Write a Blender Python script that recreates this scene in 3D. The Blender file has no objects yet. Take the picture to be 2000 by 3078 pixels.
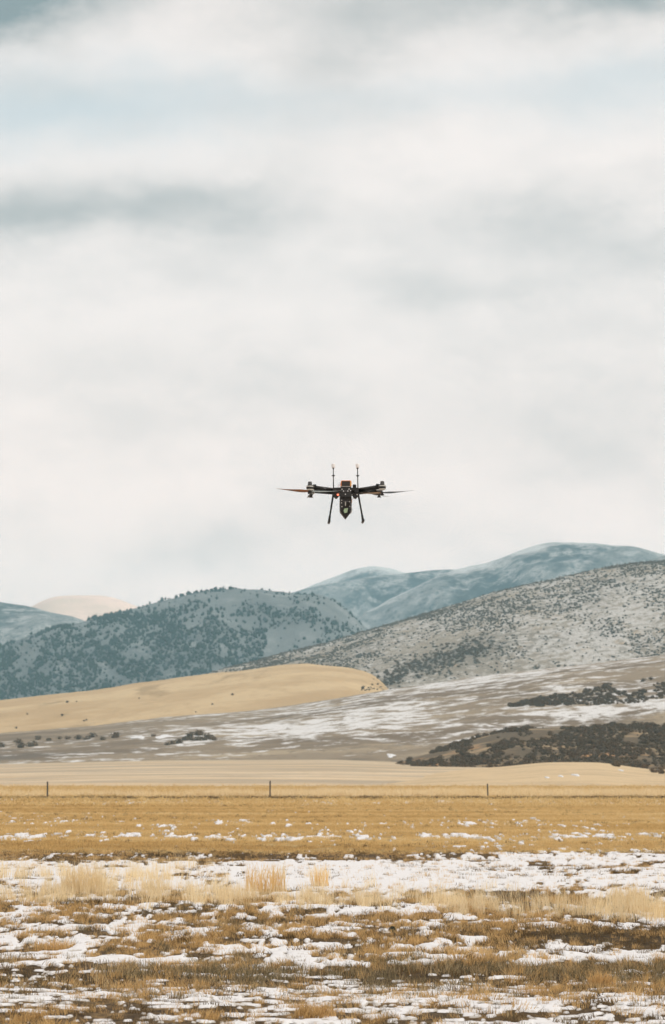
import bpy, bmesh, math, random
import numpy as np
from mathutils import Vector, Matrix

random.seed(7)
rng = np.random.default_rng(11)
scene = bpy.context.scene
COL = scene.collection

# ------------------------------------------------------------------ camera, sky, sun, exposure
IMW, IMH = 2000.0, 3078.0
LENS = 100.0
F = IMH * LENS / 36.0                 # focal length in photograph pixels
CAM_H = 1.6
HORIZON = 2335.0
PITCH = math.atan((HORIZON - IMH / 2) / F)

cam_d = bpy.data.cameras.new('camera')
cam = bpy.data.objects.new('camera', cam_d)
COL.objects.link(cam)
cam.location = (0, 0, CAM_H)
cam.rotation_euler = (math.pi / 2 + PITCH, 0, 0)
cam_d.sensor_fit = 'VERTICAL'
cam_d.sensor_height = 36.0
cam_d.sensor_width = 36.0 * IMW / IMH
cam_d.lens = LENS
cam_d.clip_start = 0.1
cam_d.clip_end = 40000
cam_d.dof.use_dof = True
cam_d.dof.focus_distance = 30.0
cam_d.dof.aperture_fstop = 6.5
scene.camera = cam

SUN_EL, SUN_AZ = math.radians(33), math.radians(108)   # azimuth from +Y (north) clockwise: right and behind
SUN_STRENGTH = 1.7
sun_d = bpy.data.lights.new('sun', 'SUN')
sun = bpy.data.objects.new('sun', sun_d)
COL.objects.link(sun)
sun_d.energy = SUN_STRENGTH
sun_d.angle = math.radians(10)
sun_d.color = (1.0, 0.93, 0.82)
sdir = Vector((math.sin(SUN_AZ) * math.cos(SUN_EL), math.cos(SUN_AZ) * math.cos(SUN_EL), math.sin(SUN_EL)))
sun.rotation_euler = sdir.to_track_quat('Z', 'Y').to_euler()

vs = scene.view_settings
vs.view_transform = 'Standard'
vs.look = 'None'
vs.exposure = 0.0
vs.gamma = 1.0
vs.use_curve_mapping = False
scene.render.engine = 'CYCLES'
scene.cycles.max_bounces = 6
scene.cycles.diffuse_bounces = 2
scene.cycles.volume_bounces = 1
scene.cycles.transparent_max_bounces = 8
scene.cycles.use_denoising = True


class NT:
    """small helper round a node tree"""
    def __init__(self, tree):
        self.t = tree
        self.n = tree.nodes
        self.l = tree.links

    def new(self, typ, **kw):
        nd = self.n.new(typ)
        for k, v in kw.items():
            setattr(nd, k, v)
        return nd

    def put(self, sock, v):
        if v is None:
            return
        if isinstance(v, bpy.types.NodeSocket):
            self.l.new(v, sock)
        else:
            if hasattr(sock, 'default_value'):
                try:
                    sock.default_value = v
                except Exception:
                    sock.default_value = tuple(v) + (1.0,)

    def math(self, op, a, b=None, c=None, clamp=False):
        nd = self.new('ShaderNodeMath', operation=op)
        nd.use_clamp = clamp
        for i, v in enumerate((a, b, c)):
            self.put(nd.inputs[i], v)
        return nd.outputs[0]

    def vmath(self, op, a, b=None):
        nd = self.new('ShaderNodeVectorMath', operation=op)
        self.put(nd.inputs[0], a)
        self.put(nd.inputs[1], b)
        return nd.outputs[0]

    def mix(self, fac, a, b):
        nd = self.new('ShaderNodeMix', data_type='RGBA')
        self.put(nd.inputs[0], fac)
        self.put(nd.inputs[6], a)
        self.put(nd.inputs[7], b)
        return nd.outputs[2]

    def noise(self, vec, scale=1.0, detail=4.0, rough=0.55, dist=0.0):
        nd = self.new('ShaderNodeTexNoise')
        self.put(nd.inputs['Vector'], vec)
        nd.inputs['Scale'].default_value = scale
        nd.inputs['Detail'].default_value = detail
        nd.inputs['Roughness'].default_value = rough
        nd.inputs['Distortion'].default_value = dist
        return nd.outputs[0]

    def ramp(self, v, lo, hi, a=0.0, b=1.0, smooth=True):
        nd = self.new('ShaderNodeMapRange')
        nd.interpolation_type = 'SMOOTHSTEP' if smooth else 'LINEAR'
        nd.clamp = True
        self.put(nd.inputs[0], v)
        nd.inputs[1].default_value = lo
        nd.inputs[2].default_value = hi
        nd.inputs[3].default_value = a
        nd.inputs[4].default_value = b
        return nd.outputs[0]


world = bpy.data.worlds.new('World')
scene.world = world
world.use_nodes = True
world.cycles.sampling_method = 'MANUAL'
world.cycles.sample_map_resolution = 256
W = NT(world.node_tree)
W.n.clear()
w_out = W.new('ShaderNodeOutputWorld')
w_bg = W.new('ShaderNodeBackground')
sky = W.new('ShaderNodeTexSky', sky_type='NISHITA')
sky.sun_disc = False
sky.sun_elevation = SUN_EL
sky.sun_rotation = SUN_AZ
tc = W.new('ShaderNodeTexCoord')
D = tc.outputs['Generated']
sep = W.new('ShaderNodeSeparateXYZ')
W.l.new(D, sep.inputs[0])
az0 = W.math('ARCTAN2', sep.outputs[0], sep.outputs[1])
el0 = W.math('ARCSINE', sep.outputs[2])
# wind-torn edges: the bearing and the height of every cloud wander with a noise
nA = W.noise(W.vmath('MULTIPLY', D, (24, 24, 34)), 1.0, 8, 0.60)
nB = W.noise(W.vmath('MULTIPLY', W.vmath('ADD', D, (3.1, 1.7, 0.3)), (20, 20, 34)), 1.0, 8, 0.60)
az = W.math('MULTIPLY_ADD', W.math('SUBTRACT', nA, 0.5), 0.062, az0)
el = W.math('MULTIPLY_ADD', W.math('SUBTRACT', nB, 0.5), 0.030, el0)


pe = W.new('ShaderNodeCombineXYZ')
W.l.new(az, pe.inputs[0])
W.l.new(el, pe.inputs[1])


def cloud_sum(blobs):
    tot = None
    for (bx_, by_, sx, sy, amt) in blobs:
        a = math.atan((bx_ - 1000) / F)
        e = PITCH + math.atan((IMH / 2 - by_) / F)
        p = W.new('ShaderNodeVectorMath', operation='MULTIPLY_ADD')
        W.l.new(pe.outputs[0], p.inputs[0])
        p.inputs[1].default_value = (F / sx, F / sy, 0)
        p.inputs[2].default_value = (-a * F / sx, -e * F / sy, 0)
        r = W.new('ShaderNodeVectorMath', operation='DOT_PRODUCT')
        W.l.new(p.outputs[0], r.inputs[0])
        W.l.new(p.outputs[0], r.inputs[1])
        g = W.math('POWER', 0.3679, r.outputs['Value'])
        tot = W.math('MULTIPLY_ADD', g, amt, 0.0 if tot is None else tot)
    return tot


# grey undersides of the cloud deck (bearing and height given as photograph positions)
grey = cloud_sum([
    (-60, -20, 370, 125, 1.45), (1350, 0, 560, 105, 0.46), (960, 150, 240, 110, 0.22),
    (2050, -50, 460, 90, 0.65), (1000, -450, 2200, 230, 0.5), (180, 280, 130, 50, 0.13),
    (20, 650, 330, 66, 0.30), (560, 600, 330, 74, 0.36), (300, 665, 520, 80, 0.14), (-1000, 690, 700, 110, 0.3),
    (1600, 685, 240, 80, 0.30), (1950, 770, 260, 75, 0.24), (1400, 855, 260, 60, 0.20), (3000, 720, 700, 120, 0.25),
    (500, 1130, 620, 90, 0.13), (1700, 1280, 620, 140, 0.17), (1150, 1570, 330, 90, 0.08), (600, 1640, 240, 40, 0.14),
    (900, 850, 420, 60, 0.08),
])
blue = cloud_sum([
    (120, 330, 480, 140, 0.62), (620, 350, 380, 90, 0.26), (1150, 290, 420, 60, 0.24), (1900, 270, 480, 110, 0.46),
    (-1000, 330, 700, 150, 0.5), (3000, 260, 700, 140, 0.5),
])
n1 = W.noise(W.vmath('MULTIPLY', D, (17, 17, 36)), 1.0, 8, 0.60)
n2 = W.noise(W.vmath('MULTIPLY', D, (5, 5, 12)), 1.0, 4, 0.5)
grey = W.math('ADD', grey, W.math('MULTIPLY', W.ramp(n1, 0.36, 0.72), 0.19))
# away from the view the deck breaks up the same way: broad grey banks and blue gaps
grey = W.math('ADD', grey, W.math('MULTIPLY', W.ramp(n2, 0.48, 0.75), W.ramp(el0, 0.30, 0.60, 0, 0.30)))
grey = W.math('MINIMUM', grey, 0.95)
warm = W.ramp(el0, 0.04, 0.19, 1.0, 0.0)
light = W.mix(warm, (1.085, 0.98, 0.935, 1), (1.51, 1.19, 1.055, 1))
deck = W.mix(grey, light, (0.235, 0.305, 0.325, 1))
skyb = W.new('ShaderNodeMix', data_type='RGBA', blend_type='MULTIPLY')
skyb.inputs[0].default_value = 1.0
W.l.new(sky.outputs[0], skyb.inputs[6])
skyb.inputs[7].default_value = (0.09, 0.09, 0.09, 1)
bluecol = W.mix(0.72, skyb.outputs[2], (0.70, 0.83, 0.87, 1))
final = W.mix(W.math('MINIMUM', blue, 0.9), deck, bluecol)
final = W.mix(W.math('MULTIPLY', grey, 0.6), final, deck)
W.l.new(final, w_bg.inputs[0])
w_bg.inputs[1].default_value = 1.0
W.l.new(w_bg.outputs[0], w_out.inputs[0])


# ------------------------------------------------------------------ helpers
def ray(x, y):
    """tangents (east per metre north, up per metre north) of a photograph position"""
    a, b = (np.asarray(x, float) - IMW / 2) / F, (IMH / 2 - np.asarray(y, float)) / F
    c, s = math.cos(PITCH), math.sin(PITCH)
    dy, dz = c - b * s, s + b * c
    return a / dy, dz / dy


def at(x, y, Y):
    u, v = ray(x, y)
    return Vector((float(u) * Y, Y, CAM_H + float(v) * Y))


def ground_Y(y):
    return -CAM_H / ray(1000, y)[1]


def hsh(ix, iy, seed):
    h = (ix.astype(np.int64) * 374761393 + iy.astype(np.int64) * 668265263 + seed * 2147483647 + 12345) & 0xffffffff
    h = ((h ^ (h >> 13)) * 1274126177) & 0xffffffff
    h = ((h ^ (h >> 16)) * 2246822519) & 0xffffffff
    return ((h ^ (h >> 15)) & 0xffffff) / float(0x1000000)


def vnoise(x, y, seed=0):
    x, y = np.broadcast_arrays(np.asarray(x, float), np.asarray(y, float))
    ix, iy = np.floor(x), np.floor(y)
    fx, fy = x - ix, y - iy
    fx = fx * fx * fx * (fx * (fx * 6 - 15) + 10)
    fy = fy * fy * fy * (fy * (fy * 6 - 15) + 10)
    a, b = hsh(ix, iy, seed), hsh(ix + 1, iy, seed)
    c, d = hsh(ix, iy + 1, seed), hsh(ix + 1, iy + 1, seed)
    return (a + (b - a) * fx) * (1 - fy) + (c + (d - c) * fx) * fy


def fbm(x, y, seed=0, octaves=4, gain=0.5):
    tot, amp, s = 0.0, 1.0, 0.0
    x, y = np.asarray(x, float), np.asarray(y, float)
    for o in range(octaves):
        tot = tot + amp * vnoise(x * 2 ** o + o * 17.3, y * 2 ** o - o * 9.1, seed + o * 7)
        s += amp
        amp *= gain
    return tot / s


def sstep(v, lo, hi):
    t = np.clip((v - lo) / (hi - lo), 0, 1)
    return t * t * (3 - 2 * t)


def mesh_fast(name, verts, quads, smooth=True):
    me = bpy.data.meshes.new(name)
    verts = np.asarray(verts, np.float32)
    quads = np.asarray(quads, np.int32)
    k = quads.shape[1]
    me.vertices.add(len(verts))
    me.vertices.foreach_set('co', verts.ravel())
    me.loops.add(quads.size)
    me.loops.foreach_set('vertex_index', quads.ravel())
    me.polygons.add(len(quads))
    me.polygons.foreach_set('loop_start', np.arange(0, quads.size, k, dtype=np.int32))
    me.polygons.foreach_set('use_smooth', np.full(len(quads), smooth))
    me.update(calc_edges=True)
    me.validate()
    return me


def grid_quads(nr, nc):
    i = np.arange(nr - 1)[:, None] * nc + np.arange(nc - 1)[None, :]
    return np.stack([i, i + 1, i + nc + 1, i + nc], -1).reshape(-1, 4)


def add_attr(me, name, vals):
    a = me.attributes.new(name, 'FLOAT', 'POINT')
    a.data.foreach_set('value', np.asarray(vals, np.float32).ravel())


def link(name, me, mat=None, parent=None, loc=None):
    o = bpy.data.objects.new(name, me)
    COL.objects.link(o)
    if mat and not me.materials:
        me.materials.append(mat)
    if parent:
        o.parent = parent
    if loc is not None:
        o.location = loc
    return o


def tag(o, label=None, cat=None, group=None, kind=None):
    for k, v in (('label', label), ('category', cat), ('group', group), ('kind', kind)):
        if v:
            o[k] = v
    return o


# ------------------------------------------------------------------ materials
def new_mat(name):
    m = bpy.data.materials.new(name)
    m.use_nodes = True
    t = NT(m.node_tree)
    b = t.n['Principled BSDF']
    return m, t, b


def plain(name, col, rough=0.6, metal=0.0, var=0.15, scale=40.0, spec=None):
    m, t, b = new_mat(name)
    g = t.new('ShaderNodeTexCoord')
    n = t.noise(g.outputs['Object'], scale, 4, 0.6)
    dark = tuple(c * (1 - var) for c in col) + (1,)
    lit = tuple(min(1, c * (1 + var)) for c in col) + (1,)
    t.put(b.inputs['Base Color'], t.mix(t.ramp(n, 0.3, 0.7), dark, lit))
    t.put(b.inputs['Roughness'], t.ramp(n, 0.2, 0.8, max(0.02, rough - 0.1), min(1, rough + 0.1)))
    b.inputs['Metallic'].default_value = metal
    if spec is not None:
        b.inputs['Specular IOR Level'].default_value = spec
    return m


def land(name, base, layers, bump=0.0, bscale=1.0):
    """ground cover: base colour, then layers (scale vector, detail, lo, hi, colour[, attribute]) mixed over it"""
    m, t, b = new_mat(name)
    b.inputs['Roughness'].default_value = 0.95
    b.inputs['Specular IOR Level'].default_value = 0.15
    pos = t.new('ShaderNodeTexCoord').outputs['Object']
    c = base + (1,)
    for i, L in enumerate(layers):
        sc, det, lo, hi, colr = L[:5]
        off = (i * 13.7, i * 7.3, i * 3.1)
        v = t.vmath('ADD', t.vmath('MULTIPLY', pos, sc), off)
        n = t.noise(v, 1.0, det, 0.68, 0.0)
        if len(L) > 5:
            at_ = t.new('ShaderNodeAttribute', attribute_name=L[5])
            n = t.math('ADD', n, t.math('SUBTRACT', at_.outputs['Fac'], 0.5))
        c = t.mix(t.ramp(n, lo, hi), c, colr + (1,))
    t.put(b.inputs['Base Color'], c)
    if bump:
        bn = t.new('ShaderNodeBump')
        bn.inputs['Strength'].default_value = 0.6
        bn.inputs['Distance'].default_value = bump
        t.l.new(t.noise(t.vmath('MULTIPLY', pos, (bscale,) * 3), 1.0, 5, 0.65), bn.inputs['Height'])
        t.l.new(bn.outputs[0], b.inputs['Normal'])
    return m


def blade_mat(name, cols, trans=0.35, sc=1.0, pat=(.22, .30, 0), amt=0.4):
    """dry grass: colour differs from tuft to tuft, light shines through the blades"""
    m = bpy.data.materials.new(name)
    m.use_nodes = True
    t = NT(m.node_tree)
    t.n.clear()
    out = t.new('ShaderNodeOutputMaterial')
    oi = t.new('ShaderNodeObjectInfo')
    at_ = t.new('ShaderNodeAttribute', attribute_name='tone')
    gp = t.new('ShaderNodeNewGeometry').outputs['Position']
    pn = t.noise(t.vmath('MULTIPLY', gp, pat), 1.0, 6, 0.65)
    f = t.math('FRACT', t.math('ADD', oi.outputs['Random'], t.math('MULTIPLY', at_.outputs['Fac'], 0.6)))
    ramp = t.new('ShaderNodeValToRGB')
    e = ramp.color_ramp.elements
    while len(e) < len(cols):
        e.new(0.5)
    for i, c in enumerate(cols):
        e[i].position = i / (len(cols) - 1)
        e[i].color = tuple(k * sc for k in c) + (1,)
    f = t.math('ADD', t.math('MULTIPLY', f, 1.0 - amt), t.ramp(pn, .34, .66, 0.0, amt, False), clamp=True)
    t.l.new(f, ramp.inputs[0])
    d = t.new('ShaderNodeBsdfDiffuse')
    tr = t.new('ShaderNodeBsdfTranslucent')
    t.l.new(ramp.outputs[0], d.inputs[0])
    t.l.new(ramp.outputs[0], tr.inputs[0])
    mx = t.new('ShaderNodeMixShader')
    mx.inputs[0].default_value = trans
    t.l.new(d.outputs[0], mx.inputs[1])
    t.l.new(tr.outputs[0], mx.inputs[2])
    t.l.new(mx.outputs[0], out.inputs[0])
    return m


M_SNOW, t_, b_ = new_mat('snow')
b_.inputs['Base Color'].default_value = (0.86, 0.87, 0.88, 1)
b_.inputs['Roughness'].default_value = 0.8
pos_ = t_.new('ShaderNodeTexCoord').outputs['Object']
sn_d = t_.new('ShaderNodeAttribute', attribute_name='depth').outputs['Fac']
sn_c = t_.mix(t_.ramp(t_.noise(pos_, 9, 5, 0.65), 0.45, 0.75), (0.76, 0.765, 0.77, 1), (0.62, 0.615, 0.60, 1))
sn_n = t_.math('ADD', t_.math('MULTIPLY', t_.noise(pos_, 30, 4, 0.7), 0.7), sn_d)
t_.put(b_.inputs['Base Color'], t_.mix(t_.ramp(sn_n, 0.30, 0.75), (0.42, 0.385, 0.33, 1), sn_c))
bn_ = t_.new('ShaderNodeBump')
bn_.inputs['Distance'].default_value = 0.02
bn_.inputs['Strength'].default_value = 0.7
t_.l.new(t_.noise(pos_, 14, 5, 0.6), bn_.inputs['Height'])
t_.l.new(bn_.outputs[0], b_.inputs['Normal'])

# ------------------------------------------------------------------ the field in front: soil and thatch with real bumps, snow lying in patches
YS = lambda y: float(ground_Y(y))


def band(Y, y0, y1, soft=0.12):
    """1 between two photograph rows of the flat field, given as distances"""
    a, b = YS(y0), YS(y1)            # y0 lower in the picture = nearer
    return sstep(Y, a * (1 - soft * 0.3), a * (1 + soft * 0.3)) * (1 - sstep(Y, b * (1 - soft * 0.3), b * (1 + soft * 0.3)))


def spot(X, Y, x, y, rx, ryY):
    """soft ellipse on the flat field around photograph position (x, y); rx in photograph pixels, ryY in metres of depth"""
    Yc = YS(y)
    Xc = float(ray(x, y)[0]) * Yc
    return np.exp(-((X - Xc) / (rx * Yc / F)) ** 2 - ((Y - Yc) / ryY) ** 2)


def field_z(X, Y):
    near = np.clip(1.2 - Y / 90.0, 0.15, 1.0)
    z = 0.03 * (fbm(X * 0.9, Y * 0.55, 3, 3) - 0.5) * 2
    z = z + 0.016 * (fbm(X * 4.2, Y * 2.6, 9, 3) - 0.5) * 2 * near
    z = z + 0.05 * np.sin(Y * 1.3 + 1.5 * fbm(X * 0.12, Y * 0.2, 5, 2)) * 0.3
    return z


COVER = np.array([  # photograph row, how much of the field the snow covers there
    [3400, .42], [3078, .44], [3000, .42], [2975, .38], [2962, .26], [2915, .22], [2905, .62], [2885, .74], [2870, .58], [2840, .52],
    [2815, .46], [2790, .44], [2765, .50], [2742, .58], [2732, .48], [2715, .40], [2690, .42], [2672, .80], [2640, .86], [2610, .84],
    [2590, .64], [2572, .50], [2562, .10], [2545, .03], [2528, .05], [2518, .18], [2508, .05], [2490, .02], [2478, .11], [2462, .09],
    [2450, .03], [2425, .01], [2412, .16], [2406, .10], [2401, 0], [2340, 0]])


def snow_cover(X, Y):
    c = np.interp(Y, [YS(r) for r in COVER[:, 0]], COVER[:, 1])
    c = c * np.where(Y > 54, 0.25 + 1.5 * sstep(fbm(X * .16, Y * .05, 97, 3), .35, .65), 1.0)
    c = c - 0.40 * spot(X, Y, 1750, 2815, 520, 1.6)          # bare brown strip
    c = c - 0.30 * spot(X, Y, 900, 2762, 420, 1.0)
    c = c + 0.25 * spot(X, Y, 350, 2800, 500, 3.0)
    c = c - 0.22 * spot(X, Y, 1550, 2620, 420, 1.2)          # dark weeds in the white band
    c = c - 0.25 * spot(X, Y, 150, 2680, 300, 3.0)
    c = c + 0.30 * spot(X, Y, 1150, 2630, 380, 7.0)
    c = c - 0.30 * spot(X, Y, 500, 2860, 300, 1.0)
    c = c - 0.30 * spot(X, Y, 1450, 2905, 380, .9)
    c = c + 0.25 * spot(X, Y, 1700, 2860, 400, 2.0)
    c = c + 0.25 * spot(X, Y, 1500, 3010, 500, 1.2)
    c = c - 0.16 * spot(X, Y, 250, 3060, 450, 1.2)
    return c


def snow_depth(X, Y):
    """above zero where snow lies"""
    st = np.clip(Y / 34.0, 1.0, 1.6) * np.where(Y > 55, 0.62, 1.0)
    sy = np.clip(Y / 24.0, 1.0, 6.0) ** 1.25
    n = 0.40 * fbm(X * 2.8 / st + 3, Y * 5.6 / sy, 21, 3) + 0.36 * fbm(X * 7.5 / st, Y * 12 / sy, 33, 2) + 0.24 * fbm(X * 19 / st, Y * 12 / sy, 41, 2)
    n = (n - 0.5) / 0.10                                      # about unit spread
    c = np.clip(snow_cover(X, Y) - 0.10 * (Y < YS(2735)), 0.0005, 0.985)
    thr = np.log(c / (1 - c)) * 0.60                           # quantile of the wanted cover
    d = n + thr
    return np.where(snow_cover(X, Y) <= 0.004, -3, d)


def field_rows():
    rows = [8.0]
    while rows[-1] < 64:
        rows.append(rows[-1] + max(0.035, rows[-1] ** 2 / (CAM_H * F * 0.3325) * 0.62))
    while rows[-1] < 240:
        rows.append(rows[-1] + max(0.4, rows[-1] ** 2 / (CAM_H * F * 0.3325) * 0.45))
    while rows[-1] < 560:
        rows.append(rows[-1] * 1.03)
    return np.array(rows)


rowsY = field_rows()
colsU = np.linspace(-0.20, 0.20, 760)
GY = np.repeat(rowsY[:, None], len(colsU), 1)
GX = GY * colsU[None, :]
GZ = field_z(GX, GY)
GZ = np.where(GY > 430, GZ - (GY - 430) * 0.004, GZ)
fv = np.stack([GX, GY, GZ], -1).reshape(-1, 3)
fq = grid_quads(len(rowsY), len(colsU))
fme = mesh_fast('field', fv, fq)
gold = sstep(GY, YS(2572), YS(2555)) * 1.0
dark = 0.55 * band(GY, 2735, 2700) + 0.5 * band(GY, 2968, 2910) + 0.6 * spot(GX, GY, 1750, 2815, 560, 2.0) + 0.4 * spot(GX, GY, 900, 2765, 500, 1.4) \
    + 0.5 * spot(GX, GY, 1550, 2622, 450, 1.6) + 0.9 * np.exp(-((GY - YS(2403)) / 9.0) ** 2) + 0.3 * np.exp(-((GY - YS(2570)) / 2.2) ** 2)
add_attr(fme, 'gold', gold)
add_attr(fme, 'dark', np.clip(dark, 0, 1))

M_FIELD, t_, b_ = new_mat('field_soil')
b_.inputs['Roughness'].default_value = 0.95
b_.inputs['Specular IOR Level'].default_value = 0.1
pos_ = t_.new('ShaderNodeTexCoord').outputs['Object']
n_a = t_.noise(t_.vmath('MULTIPLY', pos_, (2.5, 1.6, 1)), 1, 6, 0.65)
n_b = t_.noise(t_.vmath('MULTIPLY', pos_, (14, 8, 5)), 1, 5, 0.7)
n_c = t_.noise(t_.vmath('MULTIPLY', pos_, (.03, .12, 1)), 1, 6, 0.65)
soil = t_.mix(t_.ramp(n_b, 0.3, 0.7), (0.040, 0.029, 0.018, 1), (0.16, 0.110, 0.058, 1))
soil = t_.mix(t_.ramp(n_a, 0.50, 0.72), soil, (0.32, 0.215, 0.10, 1))
goldc = t_.mix(t_.ramp(n_b, 0.3, 0.75), (0.36, 0.255, 0.11, 1), (0.56, 0.42, 0.205, 1))
goldc = t_.mix(t_.ramp(n_c, 0.44, 0.62), goldc, (0.33, 0.225, 0.10, 1))
ag = t_.new('ShaderNodeAttribute', attribute_name='gold').outputs['Fac']
ad = t_.new('ShaderNodeAttribute', attribute_name='dark').outputs['Fac']
colr = t_.mix(ag, soil, goldc)
dk = t_.mix(t_.ramp(n_b, 0.35, 0.7), (0.030, 0.024, 0.015, 1), (0.105, 0.072, 0.036, 1))
colr = t_.mix(t_.math('MULTIPLY', t_.ramp(t_.math('ADD', n_a, t_.math('MULTIPLY', ad, 0.55)), 0.55, 0.9), t_.ramp(ad, 0, 0.3)), colr, dk)
t_.put(b_.inputs['Base Color'], colr)
bn_ = t_.new('ShaderNodeBump')
bn_.inputs['Distance'].default_value = 0.04
t_.l.new(n_b, bn_.inputs['Height'])
t_.l.new(bn_.outputs[0], b_.inputs['Normal'])
fo = link('field', fme, M_FIELD)
tag(fo, 'flat autumn field of brown soil and dry thatch', None, None, 'structure')

# the plain around the modelled field, down to the horizon
bw = 5600
pl = mesh_fast('ground', [(-bw, -300, -0.6), (bw, -300, -0.6), (bw, 6200, -3.0), (-bw, 6200, -3.0)], [(0, 1, 2, 3)])
M_PLAIN = land('plain_grass', (0.36, 0.23, 0.10), [((.05, .05, .05), 6, .4, .65, (0.45, 0.33, 0.17)), ((.8, .8, .8), 6, .5, .7, (0.2, 0.13, 0.06))])
tag(link('ground', pl, M_PLAIN), 'wide dry plain under the hills', None, None, 'structure')

# snow on the field: its own sheet, thick in the middle of a patch and dipping under the soil at the rim
SD = snow_depth(GX, GY)
th = np.clip(SD, -0.5, 1.6)
nearf = np.clip(GY / 30.0, 1.0, 3.0)
SZ = GZ + np.where(th > 0, 0.009 + 0.007 * np.sqrt(np.clip(th, 0, 1)) + 0.05 * sstep(GY, 54, 75), 0.03 * th)
on = (SD > 0)
q_on = on[:-1, :-1] | on[1:, :-1] | on[:-1, 1:] | on[1:, 1:]
sq = fq[q_on.ravel()]
used, inv = np.unique(sq, return_inverse=True)
sv = np.stack([GX, GY, SZ], -1).reshape(-1, 3)[used]
sme = mesh_fast('snow', sv, inv.reshape(-1, 4))
add_attr(sme, 'depth', np.clip(SD, 0, 1).ravel()[used])
so = link('snow', sme, M_SNOW)
tag(so, 'thin white snow lying in torn patches across the field', 'snow', None, 'stuff')


# ------------------------------------------------------------------ grass: tufts of blades, thousands of them
def tuft_mesh(name, nb, h, spread, width, lean, seed, seg=2):
    r = random.Random(seed)
    V, Fc, tone = [], [], []
    for i in range(nb):
        a = r.uniform(0, 2 * math.pi)
        d = spread * math.sqrt(r.random())
        bx_, by_ = d * math.cos(a), d * math.sin(a)
        hh = h * r.uniform(0.45, 1.1)
        la = r.uniform(0, 2 * math.pi)
        ll = hh * lean * r.uniform(0.1, 1.0)
        fa = r.uniform(0, math.pi)
        wx, wy = math.cos(fa) * width * .5, math.sin(fa) * width * .5
        tn = r.random()
        k0 = len(V)
        for s in range(seg + 1):
            q = s / seg
            cx = bx_ + math.cos(la) * ll * q * q
            cy = by_ + math.sin(la) * ll * q * q
            cz = hh * (q - 0.12 * q * q) - 0.01
            ww = (1 - q) ** 0.6 if s < seg else 0
            if s < seg:
                V += [(cx - wx * ww, cy - wy * ww, cz), (cx + wx * ww, cy + wy * ww, cz)]
                tone += [tn, tn]
            else:
                V.append((cx, cy, cz))
                tone.append(tn)
        for s in range(seg - 1):
            a0 = k0 + 2 * s
            Fc.append((a0, a0 + 1, a0 + 3))
            Fc.append((a0, a0 + 3, a0 + 2))
        Fc.append((k0 + 2 * (seg - 1), k0 + 2 * (seg - 1) + 1, k0 + 2 * seg))
    me = mesh_fast(name, V, Fc, False)
    add_attr(me, 'tone', tone)
    return me


def scatter(name, label, cat, pts, rots, scales, kinds, sources, mat):
    """one 'stuff' object: a cloud of points, each carrying a tuft"""
    coll = bpy.data.collections.new(name + '_source')
    for i, me in enumerate(sources):
        if not me.materials:
            me.materials.append(mat)
        coll.objects.link(bpy.data.objects.new('%s_%02d' % (name, i), me))
    me = bpy.data.meshes.new(name)
    pts = np.asarray(pts, np.float32)
    me.vertices.add(len(pts))
    me.vertices.foreach_set('co', pts.ravel())
    a = me.attributes.new('rot', 'FLOAT_VECTOR', 'POINT')
    a.data.foreach_set('vector', np.asarray(rots, np.float32).ravel())
    a = me.attributes.new('scl', 'FLOAT_VECTOR', 'POINT')
    a.data.foreach_set('vector', np.asarray(scales, np.float32).ravel())
    a = me.attributes.new('pick', 'INT', 'POINT')
    a.data.foreach_set('value', np.asarray(kinds, np.int32).ravel())
    me.materials.append(mat)
    o = link(name, me)
    g = bpy.data.node_groups.new(name, 'GeometryNodeTree')
    g.interface.new_socket('Geometry', in_out='INPUT', socket_type='NodeSocketGeometry')
    g.interface.new_socket('Geometry', in_out='OUTPUT', socket_type='NodeSocketGeometry')
    gi, go = g.nodes.new('NodeGroupInput'), g.nodes.new('NodeGroupOutput')
    ip = g.nodes.new('GeometryNodeInstanceOnPoints')
    ci = g.nodes.new('GeometryNodeCollectionInfo')
    ci.inputs['Collection'].default_value = coll
    ci.inputs['Separate Children'].default_value = True
    ci.inputs['Reset Children'].default_value = True
    ip.inputs['Pick Instance'].default_value = True

    def named(nm, typ):
        n = g.nodes.new('GeometryNodeInputNamedAttribute')
        n.data_type = typ
        n.inputs['Name'].default_value = nm
        return [s for s in n.outputs if s.enabled and s.name == 'Attribute'][0]
    g.links.new(gi.outputs[0], ip.inputs['Points'])
    g.links.new(ci.outputs[0], ip.inputs['Instance'])
    g.links.new(named('pick', 'INT'), ip.inputs['Instance Index'])
    e2r = g.nodes.new('FunctionNodeEulerToRotation')
    g.links.new(named('rot', 'FLOAT_VECTOR'), e2r.inputs[0])
    g.links.new(e2r.outputs[0], ip.inputs['Rotation'])
    g.links.new(named('scl', 'FLOAT_VECTOR'), ip.inputs['Scale'])
    g.links.new(ip.outputs[0], go.inputs[0])
    md = o.modifiers.new('scatter', 'NODES')
    md.node_group = g
    tag(o, label, cat, None, 'stuff')
    return o


def sow(n, Y0, Y1, dens, u=0.17, power=2.0):
    """n trial points spread evenly over the wedge of field, kept with probability dens(X, Y)"""
    r = rng.random(n)
    Y = (Y0 ** power + (Y1 ** power - Y0 ** power) * r) ** (1 / power)
    X = Y * rng.uniform(-u, u, n)
    k = rng.random(n) < dens(X, Y)
    return X[k], Y[k]


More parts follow.
